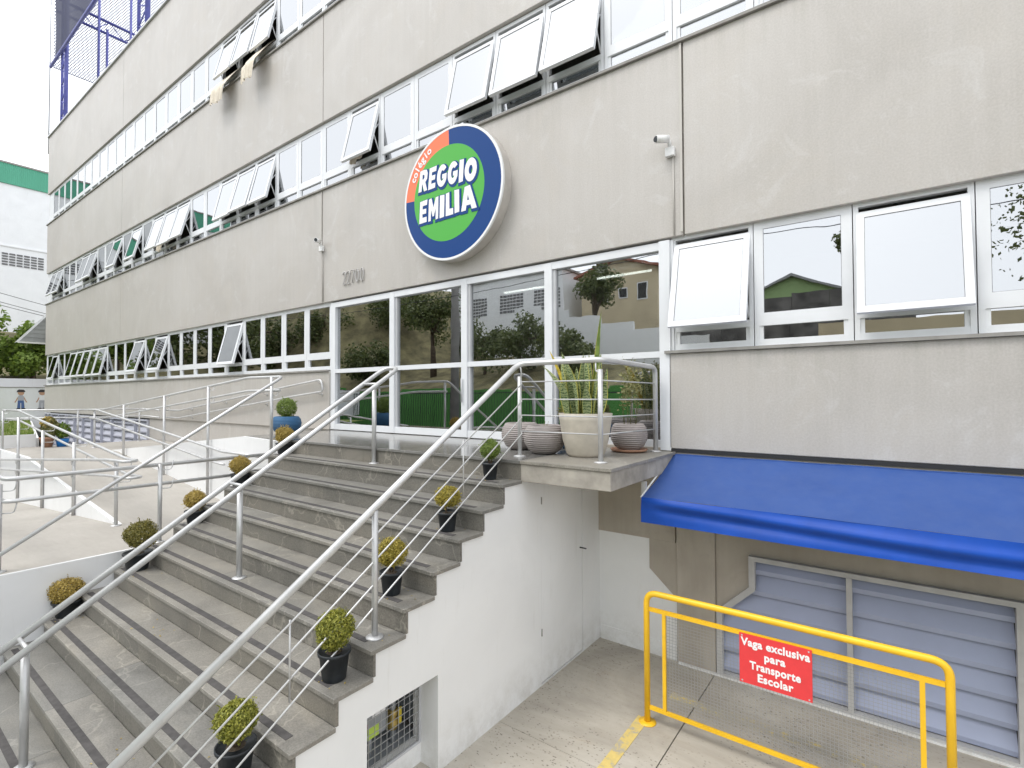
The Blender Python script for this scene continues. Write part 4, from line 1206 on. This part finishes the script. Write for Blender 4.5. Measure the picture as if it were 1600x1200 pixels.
for sx_ in (-0.975, -0.517):
    for sz_ in (-1.888, -2.236):
        MB().tube([(sx_, BY - .0222, sz_), (sx_, BY - .0255, sz_)], .006, 10).build('bolt', M['alu_d'], RS)
for body, zc, sz in (('Vaga exclusiva', -1.935, .082), ('para', -2.02, .082), ('Transporte', -2.105, .082), ('Escolar', -2.19, .082)):
    me = text_mesh('lettering', body, sz, M['txtw'], .0006, .003, spacing=1.08)
    wmax = max(v.co.x for v in me.vertices) - min(v.co.x for v in me.vertices)
    want = {'Vaga exclusiva': .475, 'para': .145, 'Transporte': .35, 'Escolar': .245}[body]
    k = want / wmax
    for v in me.vertices: v.co.x *= k
    o = link('lettering', me, RS, Vector((-0.745, BY - .0235, zc)) - wl(RS), (math.radians(90), 0, 0))

# ================================================================== AWNING
AW = thing('blue_awning', 'blue fabric awning sloping out from the wall over the louvred window', 'awning', (1, -0.45, -1.2))
aw = MB()
nx_, ny_ = 60, 12
ax0, ax1 = -1.90, 4.2
FZ, FY = -0.955, -0.90
qa = random.Random(4)
def awz(u, v):     # u along x, v 0 at wall to 1 at front
    sag = -0.035 * math.sin(math.pi * v) * (0.6 + .4 * math.sin(u * 5.0 + 1)) + 0.002 * math.sin(u * 17 + v * 3)
    return -0.635 + (FZ + 0.635) * v + sag
vs = []
for i in range(nx_ + 1):
    for j in range(ny_ + 1):
        u, v = i / nx_, j / ny_
        vs.append((ax0 + (ax1 - ax0) * u, 0.0 - .005 + FY * v, awz(u * 3, v)))
aw.add(vs, [(i * (ny_ + 1) + j, i * (ny_ + 1) + j + 1, (i + 1) * (ny_ + 1) + j + 1, (i + 1) * (ny_ + 1) + j) for i in range(nx_) for j in range(ny_)], 0, True)
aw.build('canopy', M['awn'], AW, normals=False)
va = MB(); vs = []
nz_ = 12
for i in range(121):
    u = i / 120
    x = ax0 + (ax1 - ax0) * u
    L = x - ax0
    for j in range(nz_ + 1):
        v = j / nz_
        # long drape folds running from the left corner
        c1 = 0.15 + 0.30 * min(1, L / 2.2)
        fold = 0.026 * math.exp(-((v - c1) / .16) ** 2) - 0.02 * math.exp(-((v - c1 - .3) / .14) ** 2)
        fold *= min(1, L / .25)
        fold += 0.006 * math.sin(L * 3.1 + v * 4)
        vs.append((x, FY - .006 - fold - .02 * v, FZ - 0.232 * v))
va.add(vs, [(i * (nz_ + 1) + j, i * (nz_ + 1) + j + 1, (i + 1) * (nz_ + 1) + j + 1, (i + 1) * (nz_ + 1) + j) for i in range(120) for j in range(nz_)], 0, True)
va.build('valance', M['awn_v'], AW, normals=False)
MB().tube([(ax0 - .004, -.01, -.632), (ax0 - .004, FY - .006, FZ - .002)], .009, 6).build('edge_trim', M['trim'], AW)
MB().tube([(ax0, FY + .02, FZ - .03), (ax1, FY + .02, FZ - .03)], .018, 8).build('front_bar', M['alu_d'], AW)
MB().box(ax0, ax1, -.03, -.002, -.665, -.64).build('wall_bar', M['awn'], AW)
MB().box(-1.945, -1.90, -.80, -.768, -1.19, -.83).build('hanger', M['lframe'], AW)
MB().box(-1.93, XR, -0.002, 0.018, -0.62, -0.583).build('gap_shade_strip', M['gap_dark'], B)  # black strip painting in the shade of the open gap under the facade

# ================================================================== ROUND SIGN, NUMBER, CAMERAS
SG = thing('round_sign', 'large round blue and green school sign reading Reggio Emilia on the facade', 'sign', (-5.03, -0.1, 2.88))
scx, scz, SR, SY = -5.03, 2.90, 0.955, -0.19
def ydisc(mb, r0, r1, y, a0=0, a1=360, n=72, mi=0, y2=None):
    k = max(3, int(n * (a1 - a0) / 360))
    vs = []
    for i in range(k + 1):
        a = math.radians(a0 + (a1 - a0) * i / k)
        vs.append((scx + r0 * math.cos(a), y, scz + r0 * math.sin(a)))
        vs.append((scx + r1 * math.cos(a), y if y2 is None else y2, scz + r1 * math.sin(a)))
    mb.add(vs, [(2 * i, 2 * i + 1, 2 * i + 3, 2 * i + 2) for i in range(k)], mi, y2 is not None)
cs = MB(); ydisc(cs, SR, SR, -0.001, y2=SY); cs.build('casing', M['sign_side'], SG, normals=False)
rm = MB(); ydisc(rm, SR - .028, SR + .004, SY - .003); ydisc(rm, SR + .004, SR + .004, SY - .003, y2=SY + .03); ydisc(rm, SR - .028, SR - .028, SY - .003, y2=SY + .01); rm.build('rim', M['sign_rim'], SG, normals=False)
bb = MB(); ydisc(bb, .45, SR - .028, SY, -184, 92); bb.build('blue_ring', M['blue_ink'], SG, normals=False)
oo = MB(); ydisc(oo, .45, SR - .028, SY, 92, 176); oo.build('orange_ring', M['orange_ink'], SG, normals=False)
gg = MB(); scx, scz = -5.085, 2.915; ydisc(gg, 0.0, .69, SY - .001); scx, scz = -5.03, 2.90; gg.build('green_disc', M['green_ink'], SG, normals=False)
def sign_text(body, size, x, z, rot, mat_, y, off, tallL=1.0, tallR=1.0, width=None, shear=0.0, name='lettering'):
    me = text_mesh(name, body, size, M[mat_], .001, off, shear, spacing=.96)
    xs_ = [v.co.x for v in me.vertices]; wmin, wmax = min(xs_), max(xs_)
    k = (width / (wmax - wmin)) if width else 1
    for v in me.vertices:
        s_ = (v.co.x - wmin) / (wmax - wmin)
        v.co.x *= k; v.co.y *= tallL + (tallR - tallL) * s_
    return link(name, me, SG, Vector((x, y, z)) - wl(SG), (math.radians(90), -rot, 0))
def ell(cx, cy, rx, ry, n=20, a0=0, a1=360):
    return [(cx + rx * math.cos(math.radians(a0 + (a1 - a0) * i / n)), cy + ry * math.sin(math.radians(a0 + (a1 - a0) * i / n))) for i in range(n + (0 if abs(a1 - a0) == 360 else 1))]
GLY = {
    'R': ([[(0, 0), (.36, 0), (.36, .34), (.42, .34), (.66, -.02), (1.02, .0), (.74, .40), (.93, .55), (.95, .80), (.80, .97), (.5, 1.0), (.06, .98)], [(.36, .56), (.36, .78), (.52, .78), (.60, .72), (.60, .62), (.52, .56)]]),
    'E': ([[(0, 0), (.96, .02), (.94, .24), (.38, .24), (.38, .40), (.86, .40), (.86, .61), (.38, .61), (.38, .77), (.95, .77), (.98, 1.0), (.03, .98)]]),
    'G': ([ell(.52, .5, .52, .5, 18, 38, 322) + [(1.0, .30), (1.0, .55), (.55, .55), (.55, .36), (.70, .36), (.68, .30)] + list(reversed(ell(.54, .5, .20, .24, 12, 50, 310)))[0:]]),
    'I': ([[(0, 0), (.98, .02), (1.0, .98), (.02, 1.0)]]),
    'O': ([ell(.5, .5, .5, .5, 26), ell(.5, .5, .17, .20, 16)]),
    'M': ([[(0, 0), (.24, 0), (.26, .52), (.42, .18), (.56, .18), (.74, .52), (.75, 0), (1.0, .02), (.98, 1.0), (.72, .98), (.5, .56), (.28, 1.0), (.02, .98)]]),
    'L': ([[(0, 0), (1.0, .0), (.98, .27), (.48, .27), (.46, 1.0), (.02, .98)]]),
    'A': ([[(0, 0), (.30, 0), (.36, .20), (.64, .20), (.70, 0), (1.02, 0), (.68, 1.0), (.33, .98)], [(.43, .40), (.50, .64), (.57, .40)]]),
}
def glyph_mesh(ch, x0, x1, z0, z1, lean, off, mat_):
    cu = bpy.data.curves.new('letter', 'CURVE'); cu.dimensions = '2D'; cu.fill_mode = 'BOTH'; cu.extrude = .0012; cu.offset = off
    for loop in GLY[ch]:
        sp = cu.splines.new('POLY'); sp.points.add(len(loop) - 1); sp.use_cyclic_u = True
        for pnt, (u, v) in zip(sp.points, loop):
            pnt.co = (x0 + (x1 - x0) * u + lean * (v - .5) * (z1 - z0), z0 + (z1 - z0) * v, 0, 1)
    ob = bpy.data.objects.new('letter', cu); COL.objects.link(ob)
    me = bpy.data.meshes.new_from_object(ob.evaluated_get(bpy.context.evaluated_depsgraph_get()))
    bpy.data.objects.remove(ob); bpy.data.curves.remove(cu)
    me.materials.clear(); me.materials.append(M[mat_])
    return me
ROW = [('R', -5.66, -5.48, 3.055, 3.37, .10), ('E', -5.455, -5.305, 3.045, 3.365, .10), ('G', -5.285, -5.095, 3.03, 3.35, .08), ('G', -5.07, -4.88, 3.015, 3.335, .08), ('I', -4.85, -4.77, 3.0, 3.32, .06), ('O', -4.745, -4.525, 2.97, 3.295, .04),
       ('E', -5.65, -5.49, 2.575, 2.91, .04), ('M', -5.46, -5.26, 2.575, 2.905, .03), ('I', -5.23, -5.14, 2.575, 2.905, .02), ('L', -5.11, -4.965, 2.58, 2.91, .0), ('I', -4.94, -4.85, 2.585, 2.915, -.02), ('A', -4.825, -4.545, 2.58, 2.92, -.08)]
for i, (ch, x0, x1, z0, z1, ln) in enumerate(ROW):
    for off, y, ma, dx, dz, nm in ((.026, SY - .0035 - .00025 * i, 'blue_ink', .014, -.018, 'letter_outline'), (.001, SY - .0085, 'txtw', 0, 0, 'letter')):
        link(nm, glyph_mesh(ch, x0, x1, z0, z1, ln, off, ma), SG, Vector((dx, y, dz)) - wl(SG), (math.radians(90), 0, 0))
for i, ch in enumerate('colégio'):
    a = math.radians(154 - i * 5.6)
    me = text_mesh('letter', ch, .155, M['txtw'], .001, .004)
    R_ = SR - .115
    link('letter', me, SG, Vector((scx + R_ * math.cos(a), SY - .004, scz + R_ * math.sin(a))) - wl(SG), (math.radians(90), -(a - math.pi / 2), 0))

HN = thing('house_number', 'metal house number 22700 fixed on the concrete above the door', 'house number', (-7.55, -0.02, 2.03))
xd = -7.80
DIG = {'2': [[(0, .17), (.012, .205), (.05, .225), (.09, .21), (.10, .17), (.08, .12), (.0, .0), (.105, .0)]], '7': [[(-.005, .22), (.105, .22), (.035, 0)]],
       '0': [[(.05 + .05 * math.cos(i * .4488 + 1), .112 + .112 * math.sin(i * .4488 + 1)) for i in range(15)]]}
for ch in '22700':
    d_ = MB()
    for pl in DIG[ch]:
        d_.tube([(xd + a_ * .82, -.020, 1.975 + b_) for a_, b_ in pl], .0095, 8)
    d_.build('digit', M['digit'], HN)
    xd += .118 if ch == '2' else .13

def camera_thing(label, x, z, zt, zb, dx=-.10, dy=-.17):
    t = thing('security_camera', label, 'security camera', (x, -0.03, z), 'white security cameras on the facade')
    MB().box(x - .05, x + .05, -.055, -.002, z - .12, z - .02).build('junction_box', M['plastic_w'], t, bevel=.006)
    MB().tube([(x, -.03, z - .02), (x, -.06, z + .03), (x - .02, -.09, z + .05)], .022, 10).build('bracket', M['plastic_w'], t)
    bd = MB().tube([(x, -.08, z + .055), (x + dx, dy, z + .045)], .042, 14).build('body', M['plastic_w'], t)
    MB().tube([(x + dx * 1.005, dy * 1.005, z + .045), (x + dx * 1.04, dy * 1.06, z + .0445)], .032, 14).build('lens', M['plastic_b'], t)
    MB().tube([(x + .025, -.012, z - .1), (x + .03, -.012, zb)], .008, 8).build('conduit', M['pvc'], t)
    return t
camera_thing('white security camera on the concrete joint above the open window beside the entrance', -1.90, 2.72, 3.8, 1.74)
camera_thing('white security camera on the joint beside the house number', -8.45, 2.80, 3.8, 1.74, .07, -.19)
MB().box(-1.80, -1.775, -.014, -.0005, 1.76, 3.82).build('conduit', M['pvc'], B)
MB().box(-8.50, -8.482, -.012, -.0005, 2.9, 3.82).build('conduit', M['pvc'], B)

# ================================================================== CURTAINS HANGING OUT
def curtain(label, x0, x1, ztop, zbot, out_, seed):
    q = random.Random(seed)
    mb = MB(); vs = []
    n_, k_ = 48, 14
    ph = q.uniform(0, 6)
    for i in range(n_ + 1):
        u = i / n_
        for j in range(k_ + 1):
            v = j / k_
            wv = math.sin(u * 30 + ph + v * .8) * .022 + math.sin(u * 13 + ph) * .015
            sway = -.16 * v
            x = x0 + (x1 - x0) * (.5 + (u - .5) * (1 - .25 * v)) + sway
            y = .16 - (out_ + .16) * min(1, v * 1.5) ** .8 + wv * (.3 + .7 * v)
            vs.append((x, y, ztop + (zbot - ztop) * v + .03 * math.sin(u * 5 + ph) * v))
    mb.add(vs, [(i * (k_ + 1) + j, i * (k_ + 1) + j + 1, (i + 1) * (k_ + 1) + j + 1, (i + 1) * (k_ + 1) + j) for i in range(n_) for j in range(k_)], 0, True)
    o = mb.build('curtain', M['curtain'], None, normals=False)
    return tag(o, label, 'curtain', 'curtains blown out of open windows')
curtain('cream curtain hanging out under the left end of the open top floor windows', -12.55, -11.75, 7.6, 6.70, .27, 1)
curtain('cream curtain hanging out under the right end of the open top floor windows', -11.0, -10.32, 7.62, 6.68, .28, 2)
curtain('short beige curtain showing below three open first floor windows near the far end', -15.95, -15.6, 4.3, 3.95, .14, 3)
curtain('grey-beige curtain inside the single open first floor window left of the round sign', -7.5, -7.1, 4.5, 4.1, .01, 5)

# ================================================================== ROOFTOP STEELWORK
def truss_column(label, x, y, z0, z1, wd):
    t = thing('truss_column', label, 'steel column', (x, y, z0), 'blue steel truss columns on the roof')
    for dx in (0, wd):
        MB().tube([(x + dx, y, z0), (x + dx, y, z1)], .075 if dx else .05, 8).build('chord', M['truss'], t)
    z = z0 + .1; k = 0
    while z < z1 - .4:
        a, b_ = (0, wd) if k % 2 == 0 else (wd, 0)
        MB().tube([(x + a, y, z), (x + b_, y, z + .34)], .022, 6).build('brace', M['truss'], t)
        z += .34; k += 1
    return t
truss_column('blue steel truss column nearest the roof corner', -28.1, .35, 10.4, 20, .62)
truss_column('blue steel truss column farther right behind the roof edge', -19.2, .35, 10.4, 20, .75)
tb = thing('truss_beam', 'blue steel truss beam running back over the end of the roof', 'steel beam', (-28.8, 4, 16.7))
for dz in (0, .56):
    MB().tube([(-28.8, 0.3, 16.73 + dz), (-28.8, 9.5, 16.73 + dz)], .06, 8).build('chord', M['truss'], tb)
for i in range(16):
    y0 = .5 + i * .55
    MB().tube([(-28.8, y0, 16.73 + (.56 if i % 2 else 0)), (-28.8, y0 + .55, 16.73 + (0 if i % 2 else .56))], .018, 6).build('brace', M['truss'], tb)
for i, (x, y, z1, lab) in enumerate(((-28.75, 1.74, 20, 'tall blue net post just right of the dark shade net'), (-28.75, 2.05, 16.9, 'short blue net post reaching only to the truss beam'), (-28.75, 2.95, 20, 'tall blue net post just left of the farther truss column'))):
    tag(MB().tube([(x, y, 10.4), (x, y, z1)], .05, 8).build('net_post', M['truss']), lab, 'post', 'net posts on the roof')
tag(MB().tube([(-28.85, .1, 10.4), (-28.85, .1, 20)], .025, 6).build('downpipe', M['alu_d']), 'thin grey pole rising past the roof corner', 'pole')
# dark shade net hanging above the roof edge
sn = MB(); vs = []
for i in range(31):
    for j in range(13):
        u, v = i / 30, j / 12
        x = -28.45 + 9 * u + .10 * math.sin(v * 9) * (1 - u)
        vs.append((x, .18 + .05 * math.sin(u * 14), 14.35 + .02 * math.sin(u * 20) + 6.0 * v))
sn.add(vs, [(i * 13 + j, i * 13 + j + 1, (i + 1) * 13 + j + 1, (i + 1) * 13 + j) for i in range(30) for j in range(12)], 0, True)
tag(sn.build('shade_net', M['shade'], normals=False), 'dark blue-grey shade net hanging high above the roof corner', 'net')
eb = tag(MB().tube([(-28.85, .12, 14.2), (-15, .12, 14.4)], .06, 8).build('eave_rail', M['truss']), 'blue steel rail along the lower edge of the shade net', 'rail')
# fine net on the sides of the roof court
fn = MB()
for i in range(-40, 110):
    for sl in (1, -1):
        ya, yb3 = i * .09, i * .09 + sl * 3.5
        za, zb3 = 14.2, 20.0
        def cut(y): return 14.2 + (y - ya) / (yb3 - ya) * 5.8
        lo, hi = .2, 9.5
        y0, y1 = max(lo, min(hi, ya)), max(lo, min(hi, yb3))
        if abs(y0 - y1) < .02: continue
        fn.tube([(-28.8, y0, cut(y0)), (-28.8, y1, cut(y1))], .013, 3, cap=False)
fn.tube([(-28.8, .2, 14.2), (-28.8, 9.5, 14.15)], .02, 5)
tag(fn.build('sports_net', M['netw'], normals=False), 'pale fine-meshed sports net behind the roof edge', 'net')

# ================================================================== BACKGROUND LEFT
IB = thing('industrial_building', 'tall white windowless building with a green top band at the left', 'building', (-60, -10, 0))
MB().box(-90, -50, -17, 22, GZ, 15.08).build('wall', M['bwhite'], IB)
MB().box(-90, -49.9, -17, 22, 15.081, 16.5).build('cladding_band', M['bgreen'], IB)
MB().box(-90, -49.85, -17.05, 22.05, 16.5, 16.62).build('roof_edge', M['sill'], IB)
yv = -16.5
while yv < 18:
    vb_ = MB()
    for k in range(5):
        for i in range(6):
            vb_.box(-50.0, -49.96, yv + i * .38, yv + i * .38 + .30, 9.3 + k * .19, 9.3 + k * .19 + .11)
    vb_.build('vent_grid', M['vent'], IB)
    yv += 2.62
MB().box(-50.0, -49.94, -17, 22, 10.62, 10.72).build('drip_ledge', M['bwhite'], IB)

MW = thing('mural_wall', 'low white wall with painted children beyond the lawn', 'wall', (-29.1, -5, -1.1))
MB().box(-29.2, -29.0, -16, 0.25, -1.3, 0.38).build('wall', M['bwhite'], MW)
MB().box(-29.22, -28.98, -16, 0.25, .381, .41).build('wall_cap', M['sill'], MW)
def figure(y, hair, top, legs, flip=1):
    X = -28.996
    y0_ = y
    def pl(pts, mat_, nm, d=0.0):
        MB().prism([(X + d, y + flip * a, z + .05) for a, z in pts], (0.0015, 0, 0)).build(nm, M[mat_], MW)
    pl([(-.11, -.52), (-.015, -.52), (-.01, -.30), (.01, -.30), (.015, -.52), (.12, -.52), (.09, -.2), (-.09, -.2)], legs, 'painted_trousers')
    pl([(-.15, -.56), (-.0, -.56), (-.02, -.515), (-.11, -.515)], 'mdark', 'painted_shoe'); pl([(.01, -.56), (.16, -.56), (.12, -.515), (.02, -.515)], 'mdark', 'painted_shoe')
    pl([(-.09, -.205), (.09, -.205), (.10, -.02), (.16, -.20), (.19, -.26), (.16, -.28), (.09, -.15)] if False else [(-.09, -.198), (.09, -.198), (.10, -.05), (.05, .02), (-.05, .02), (-.10, -.05)], top, 'painted_shirt')
    pl([(.10, -.05), (.17, -.22), (.20, -.27), (.16, -.29), (.09, -.12)], 'skin', 'painted_arm', .0017); pl([(-.10, -.05), (-.17, -.22), (-.20, -.27), (-.16, -.29), (-.09, -.12)], 'skin', 'painted_arm', .0017)
    pl([(.10 * math.cos(i * .5236), .11 + .095 * math.sin(i * .5236)) for i in range(12)], 'skin', 'painted_face', .0017)
    pl([(-.13, .14), (.12, .15), (.13, .19), (.08, .25), (-.06, .26), (-.12, .21)], hair, 'painted_cap', .0034)
figure(-0.60, 'mdark', 'mgrey', 'denim')
figure(0.06, 'mdark', 'txtw', 'mgrey')
figure(-1.5, 'terra', 'green_ink', 'mgrey', -1)
figure(-3.2, 'mdark', 'red', 'denim')
tag(MB().box(-32.3, -32.1, -16, 4, -1.3, .84).build('boundary_wall', M['bwhite']), 'plain white boundary wall behind the mural wall', 'wall')
# canopy fixed to the end of the building
CN = thing('side_canopy', 'grey sloping canopy sticking out past the far end of the building', 'canopy', (-30, .3, 2.4))
for i in range(7):
    f0, f1 = i / 7, (i + 1) / 7
    def ed(f): return -.50 + .95 * f, 2.40 + 1.30 * f
    (ya, za), (yb_, zb2) = ed(f0), ed(f1)
    MB().prism([(-30.0 + .02 * i, ya, za), (-30.0 + .02 * i, 1.2, za - .02), (-30.0 + .02 * i, 1.2, zb2), (-30.0 + .02 * i, yb_, zb2)], (-.03, 0, 0)).build('roofing_sheet', M['polyc'], CN)
MB().prism([(-30.0, -.52, 2.38), (-30.0, .46, 3.70), (-30.9, .46, 3.70), (-30.9, -.52, 2.38)], (0, .03, .03)).build('roofing', M['polyc'], CN)
MB().box(-30.03, -29.95, -.56, 1.2, 2.32, 2.385).build('edge_beam', M['trim'], CN)

def tree(label, x, y, z, h, cr, seed, mat_, n=3800, leaf=.2, cz=None, squash=.8, name='tree', group=None, lumps=14):
    q = random.Random(seed)
    t = thing(name, label, 'tree', (x, y, z), group)
    tr, cw = MB(), MB()
    top = h * .62
    tr.tube([(0, 0, -.3), (q.uniform(-.1, .1), q.uniform(-.1, .1), top * .5), (q.uniform(-.2, .2), q.uniform(-.2, .2), top)], .035 * h, 9, r1=.014 * h)
    cen = []
    cz = h - cr * squash if cz is None else cz
    for i in range(lumps):
        d = Vector((q.gauss(0, 1), q.gauss(0, 1), q.gauss(0, .8))).normalized() * cr * q.uniform(.35, .85)
        d.z *= squash
        cen.append((Vector((0, 0, cz)) + d, cr * q.uniform(.25, .48)))
    for c, r in cen[:8]:
        tr.tube([(0, 0, top * q.uniform(.5, 1)), Vector((0, 0, top)).lerp(c, .5) + Vector((0, 0, -.1)), c], .012 * h, 6, r1=.004 * h)
    for i in range(n):
        c, r = q.choice(cen)
        d = Vector((q.gauss(0, 1), q.gauss(0, 1), q.gauss(0, 1))).normalized()
        p = c + d * r * q.uniform(.45, 1.08)
        nm = (d * .7 + Vector((q.gauss(0, .6), q.gauss(0, .6), q.gauss(.3, .6)))).normalized()
        u = nm.orthogonal().normalized(); a = q.uniform(0, 6.28)
        v = nm.cross(u); u2 = u * math.cos(a) + v * math.sin(a); v2 = nm.cross(u2)
        L = leaf * q.uniform(.5, 1.2)
        cw.add([p - u2 * L * .5, p + v2 * L * .32, p + u2 * L * .5, p - v2 * L * .32], [(0, 1, 2, 3)])
    link('trunk', tr.mesh('trunk', M['bark']), t)
    link('crown', cw.mesh('crown', M[mat_], normals=False), t)
    return t
G1 = 'trees beyond the mural wall'
tree('bright green tree at the left picture edge behind the mural wall', -37, -1.7, .2, 4.7, 2.3, 61, 'tree_a', 8500, .26, cz=2.2, squash=1.0, group=G1, lumps=22)
tree('green tree touching the building corner behind the side canopy', -36.5, 1.15, .4, 4.45, 1.75, 62, 'tree_a', 7000, .24, cz=2.1, squash=1.0, group=G1, lumps=18)
tree('bright green tree beyond the left picture edge', -38, -5.0, .6, 4.8, 2.2, 63, 'tree_a', 4200, .26, group=G1)
# power lines in front of the white building
for i, (za, zb_) in enumerate(((8.0, 4.6), (7.4, 4.1), (7.15, 4.0), (4.15, 2.6), (3.95, 2.4))):
    mbw = MB(); pts = []
    for k in range(13):
        s_ = k / 12
        pts.append((-45, -4.5 + 16 * s_, za + (zb_ - za) * s_ - .3 * math.sin(math.pi * s_)))
    mbw.tube(pts, .018, 5)
    tag(mbw.build('power_line', M['iron']), ['topmost power line crossing in front of the white building', 'second power line from the top in front of the white building', 'third power line, close under the second one', 'fourth power line, above the trees', 'lowest power line, just above the trees'][i], 'cable', 'power lines')

# ================================================================== ACROSS THE STREET (seen mirrored in the glass)
gf_ = thing('green_fence', 'bright green sheeted fence across the street', 'fence', (-20, -17.1, GZ))
for i in range(30):
    MB().box(-71 + i * 3.0, -68.02 + i * 3.0, -17.2, -17.12, GZ, .35 + .12 * math.sin(i * 1.3) + max(0, 41 - i * 3.0) * .05).build('sheet', M['tarp'], gf_)
ir = thing('iron_fence', 'black iron bar fence along the far pavement', 'fence', (-20, -15.6, GZ))
for z in (-2.1, .1):
    MB().box(-62, 24, -15.62, -15.58, z, z + .05).build('bar_rail', M['iron'], ir)
bar_me = MB().box(-.012, .012, -.012, .012, 0, 2.4).mesh('bar', M['iron'])
for i in range(290):
    link('bar', bar_me, ir, Vector((-60 + i * .16, -15.6, -2.2)) - wl(ir))
tag(MB().tube([(-16.9, -12.5, GZ), (-16.9, -12.5, 9.5)], .24, 14, r1=.17).build('utility_pole', M['pole']), 'round concrete utility pole mirrored in the door glass', 'utility pole')
WB = thing('white_building', 'white building with block vents on the slope across the street', 'building', (-28, -33, 4))
MB().box(-35, -22.5, -40, -32, 3, 10.8).build('wall', M['bwhite'], WB)
for x0 in (-33.5, -29.3, -25.4):
    vv_ = MB()
    for k in range(6):
        for i in range(7):
            vv_.box(x0 + i * .38, x0 + i * .38 + .3, -32.0, -31.96, 7.6 + k * .3, 7.6 + k * .3 + .2)
    vv_.build('vent_grid', M['vent'], WB)
MB().box(-35.2, -22.3, -40.2, -31.8, 10.8, 11.0).build('roof', M['sill'], WB)
RW = thing('stepped_wall', 'white stepped retaining wall across the street', 'wall', (-17, -26, 2))
for i in range(6):
    MB().box(-24 + i * 2.5, -21.5 + i * 2.5, -27.2, -27.0, -1, 6.9 - i * .62).build('wall_segment', M['bwhite'], RW)
def house(label, x0, x1, y0, y1, z0, z1, roofm, wallm, rh, windows):
    h = thing('house', label, 'house', ((x0 + x1) / 2, (y0 + y1) / 2, z0))
    MB().box(x0, x1, y0, y1, z0, z1).build('wall', M[wallm], h)
    xm_ = (x0 + x1) / 2
    MB().prism([(x0 - .5, y1 + .5, z1 - .1), (xm_, y1 + .5, z1 + rh), (x1 + .5, y1 + .5, z1 - .1), (x1 + .5, y1 + .5, z1 - .28), (xm_, y1 + .5, z1 + rh - .2), (x0 - .5, y1 + .5, z1 - .28)], (0, y0 - y1 - 1.0, 0)).build('roof', M[roofm], h)
    MB().prism([(x0, y1 - .002, z1), (x1, y1 - .002, z1), (xm_, y1 - .002, z1 + rh - .22)], (0, -.2, 0)).build('gable', M[wallm], h)
    for wx, wz, ww, wh in windows:
        wn = MB().box(wx, wx + ww, y1, y1 + .05, wz, wz + wh).build('window', M['alu'], h)
        MB().box(wx + .08, wx + ww - .08, y1 + .051, y1 + .06, wz + .08, wz + wh - .08).build('pane', M['dark'], wn)
    return h
house('cream house with a red tiled roof up the slope across the street', -21.2, -14.5, -40, -33, 5.0, 10.2, 'roof_r', 'cream_w', 1.1, ((-20, 7.6, 1.3, 1.3), (-17.8, 7.9, .8, .8), (-16.2, 7.6, .9, 1.4)))
house('mint green gabled house behind the weathered wall across the street', -9.5, -2.5, -46, -38, 3.5, 7.5, 'polyc', 'mint', 1.7, ())
OW = thing('weathered_wall', 'dark weathered wall across the street', 'wall', (-5, -31, 2))
for i in range(7):
    MB().box(-13.5 + i * 2.1, -11.42 + i * 2.1, -31.2, -31.0, 1, 5.7 + .18 * i + .1 * math.sin(i * 2.2)).build('wall_segment', M['old_wall'], OW)
YB = tag(MB().box(-3.4, 9, -29.3, -29.1, 0.5, 4.15).build('ochre_wall', M['cream_w']), 'ochre wall in front of the weathered wall across the street', 'wall')
G2 = 'trees on the slope across the street'
TS = [(-20.5, -23, 5.2, 2.6), (-16.6, -22, 4.3, 2.3), (-24.5, -24, 5.8, 2.7), (-29.5, -23.5, 8.2, 3.0), (-36, -25, 8.5, 3.2), (-17.2, -27.8, 8.6, 1.9), (-42, -22, 5.5, 2.6), (-50, -26, 8, 3.2), (6.6, -14, 11.5, 4.4), (-1.2, -34, 10.2, 1.6), (-33, -20, 4.2, 2.2), (-58, -22, 6, 2.8)]
LB = ['wide dark shrub-like tree nearest the stepped white wall', 'low rounded dark tree at the right of the shrub row', 'dark tree at the left of the shrub row', 'tall dark tree beside the utility pole', 'big dark tree halfway up the slope', 'narrow tree in front of the cream house',
      'low tree on the left slope', 'large tree high on the left slope', 'big tree mirrored in the right window', 'thin tree between the mint house and the big tree', 'small round tree low on the slope', 'low tree farthest to the left on the slope']
for i, (x, y, h, r) in enumerate(TS):
    tree(LB[i] + ' across the street', x, y, max(-.6, hgt(x, y)) - .2 if i not in (8,) else GZ + .05, h - max(0, hgt(x, y)) * .55, r, 80 + i, 'tree_b', 12000 if i == 8 else 3600, .17 if i == 8 else .28, group=G2, lumps=22 if i == 8 else 14)

for i, (x, y, h, r) in enumerate(((-44, -8.5, 8.5, 3.6), (-42.5, -13, 8.0, 3.4), (-46, -18, 9.0, 3.8))):
    tree(['broad dark tree in front of the white building, mirrored in the far ground floor windows', 'broad dark tree left of the lawn, second of the mirrored row', 'broad dark tree farthest from the school in the mirrored row'][i], x, y, 0.5, h, r, 120 + i, 'tree_b', 3200, .4, cz=4.2, squash=1.0, group='trees beside the white building', lumps=20)
for i, (y, z) in enumerate(((-11.5, 6.9), (-11.5, 6.3), (-12.3, 5.2), (-12.3, 8.4))):
    mbw = MB(); mbw.tube([(-70 + 11 * k, y, z - .5 * math.sin(math.pi * ((k * 11) % 33) / 33)) for k in range(11)], .014, 5)
    tag(mbw.build('street_cable', M['iron']), ['upper street cable of the near pair', 'lower street cable of the near pair', 'lowest street cable beside the pole', 'topmost street cable beside the pole'][i], 'cable', 'cables along the street')
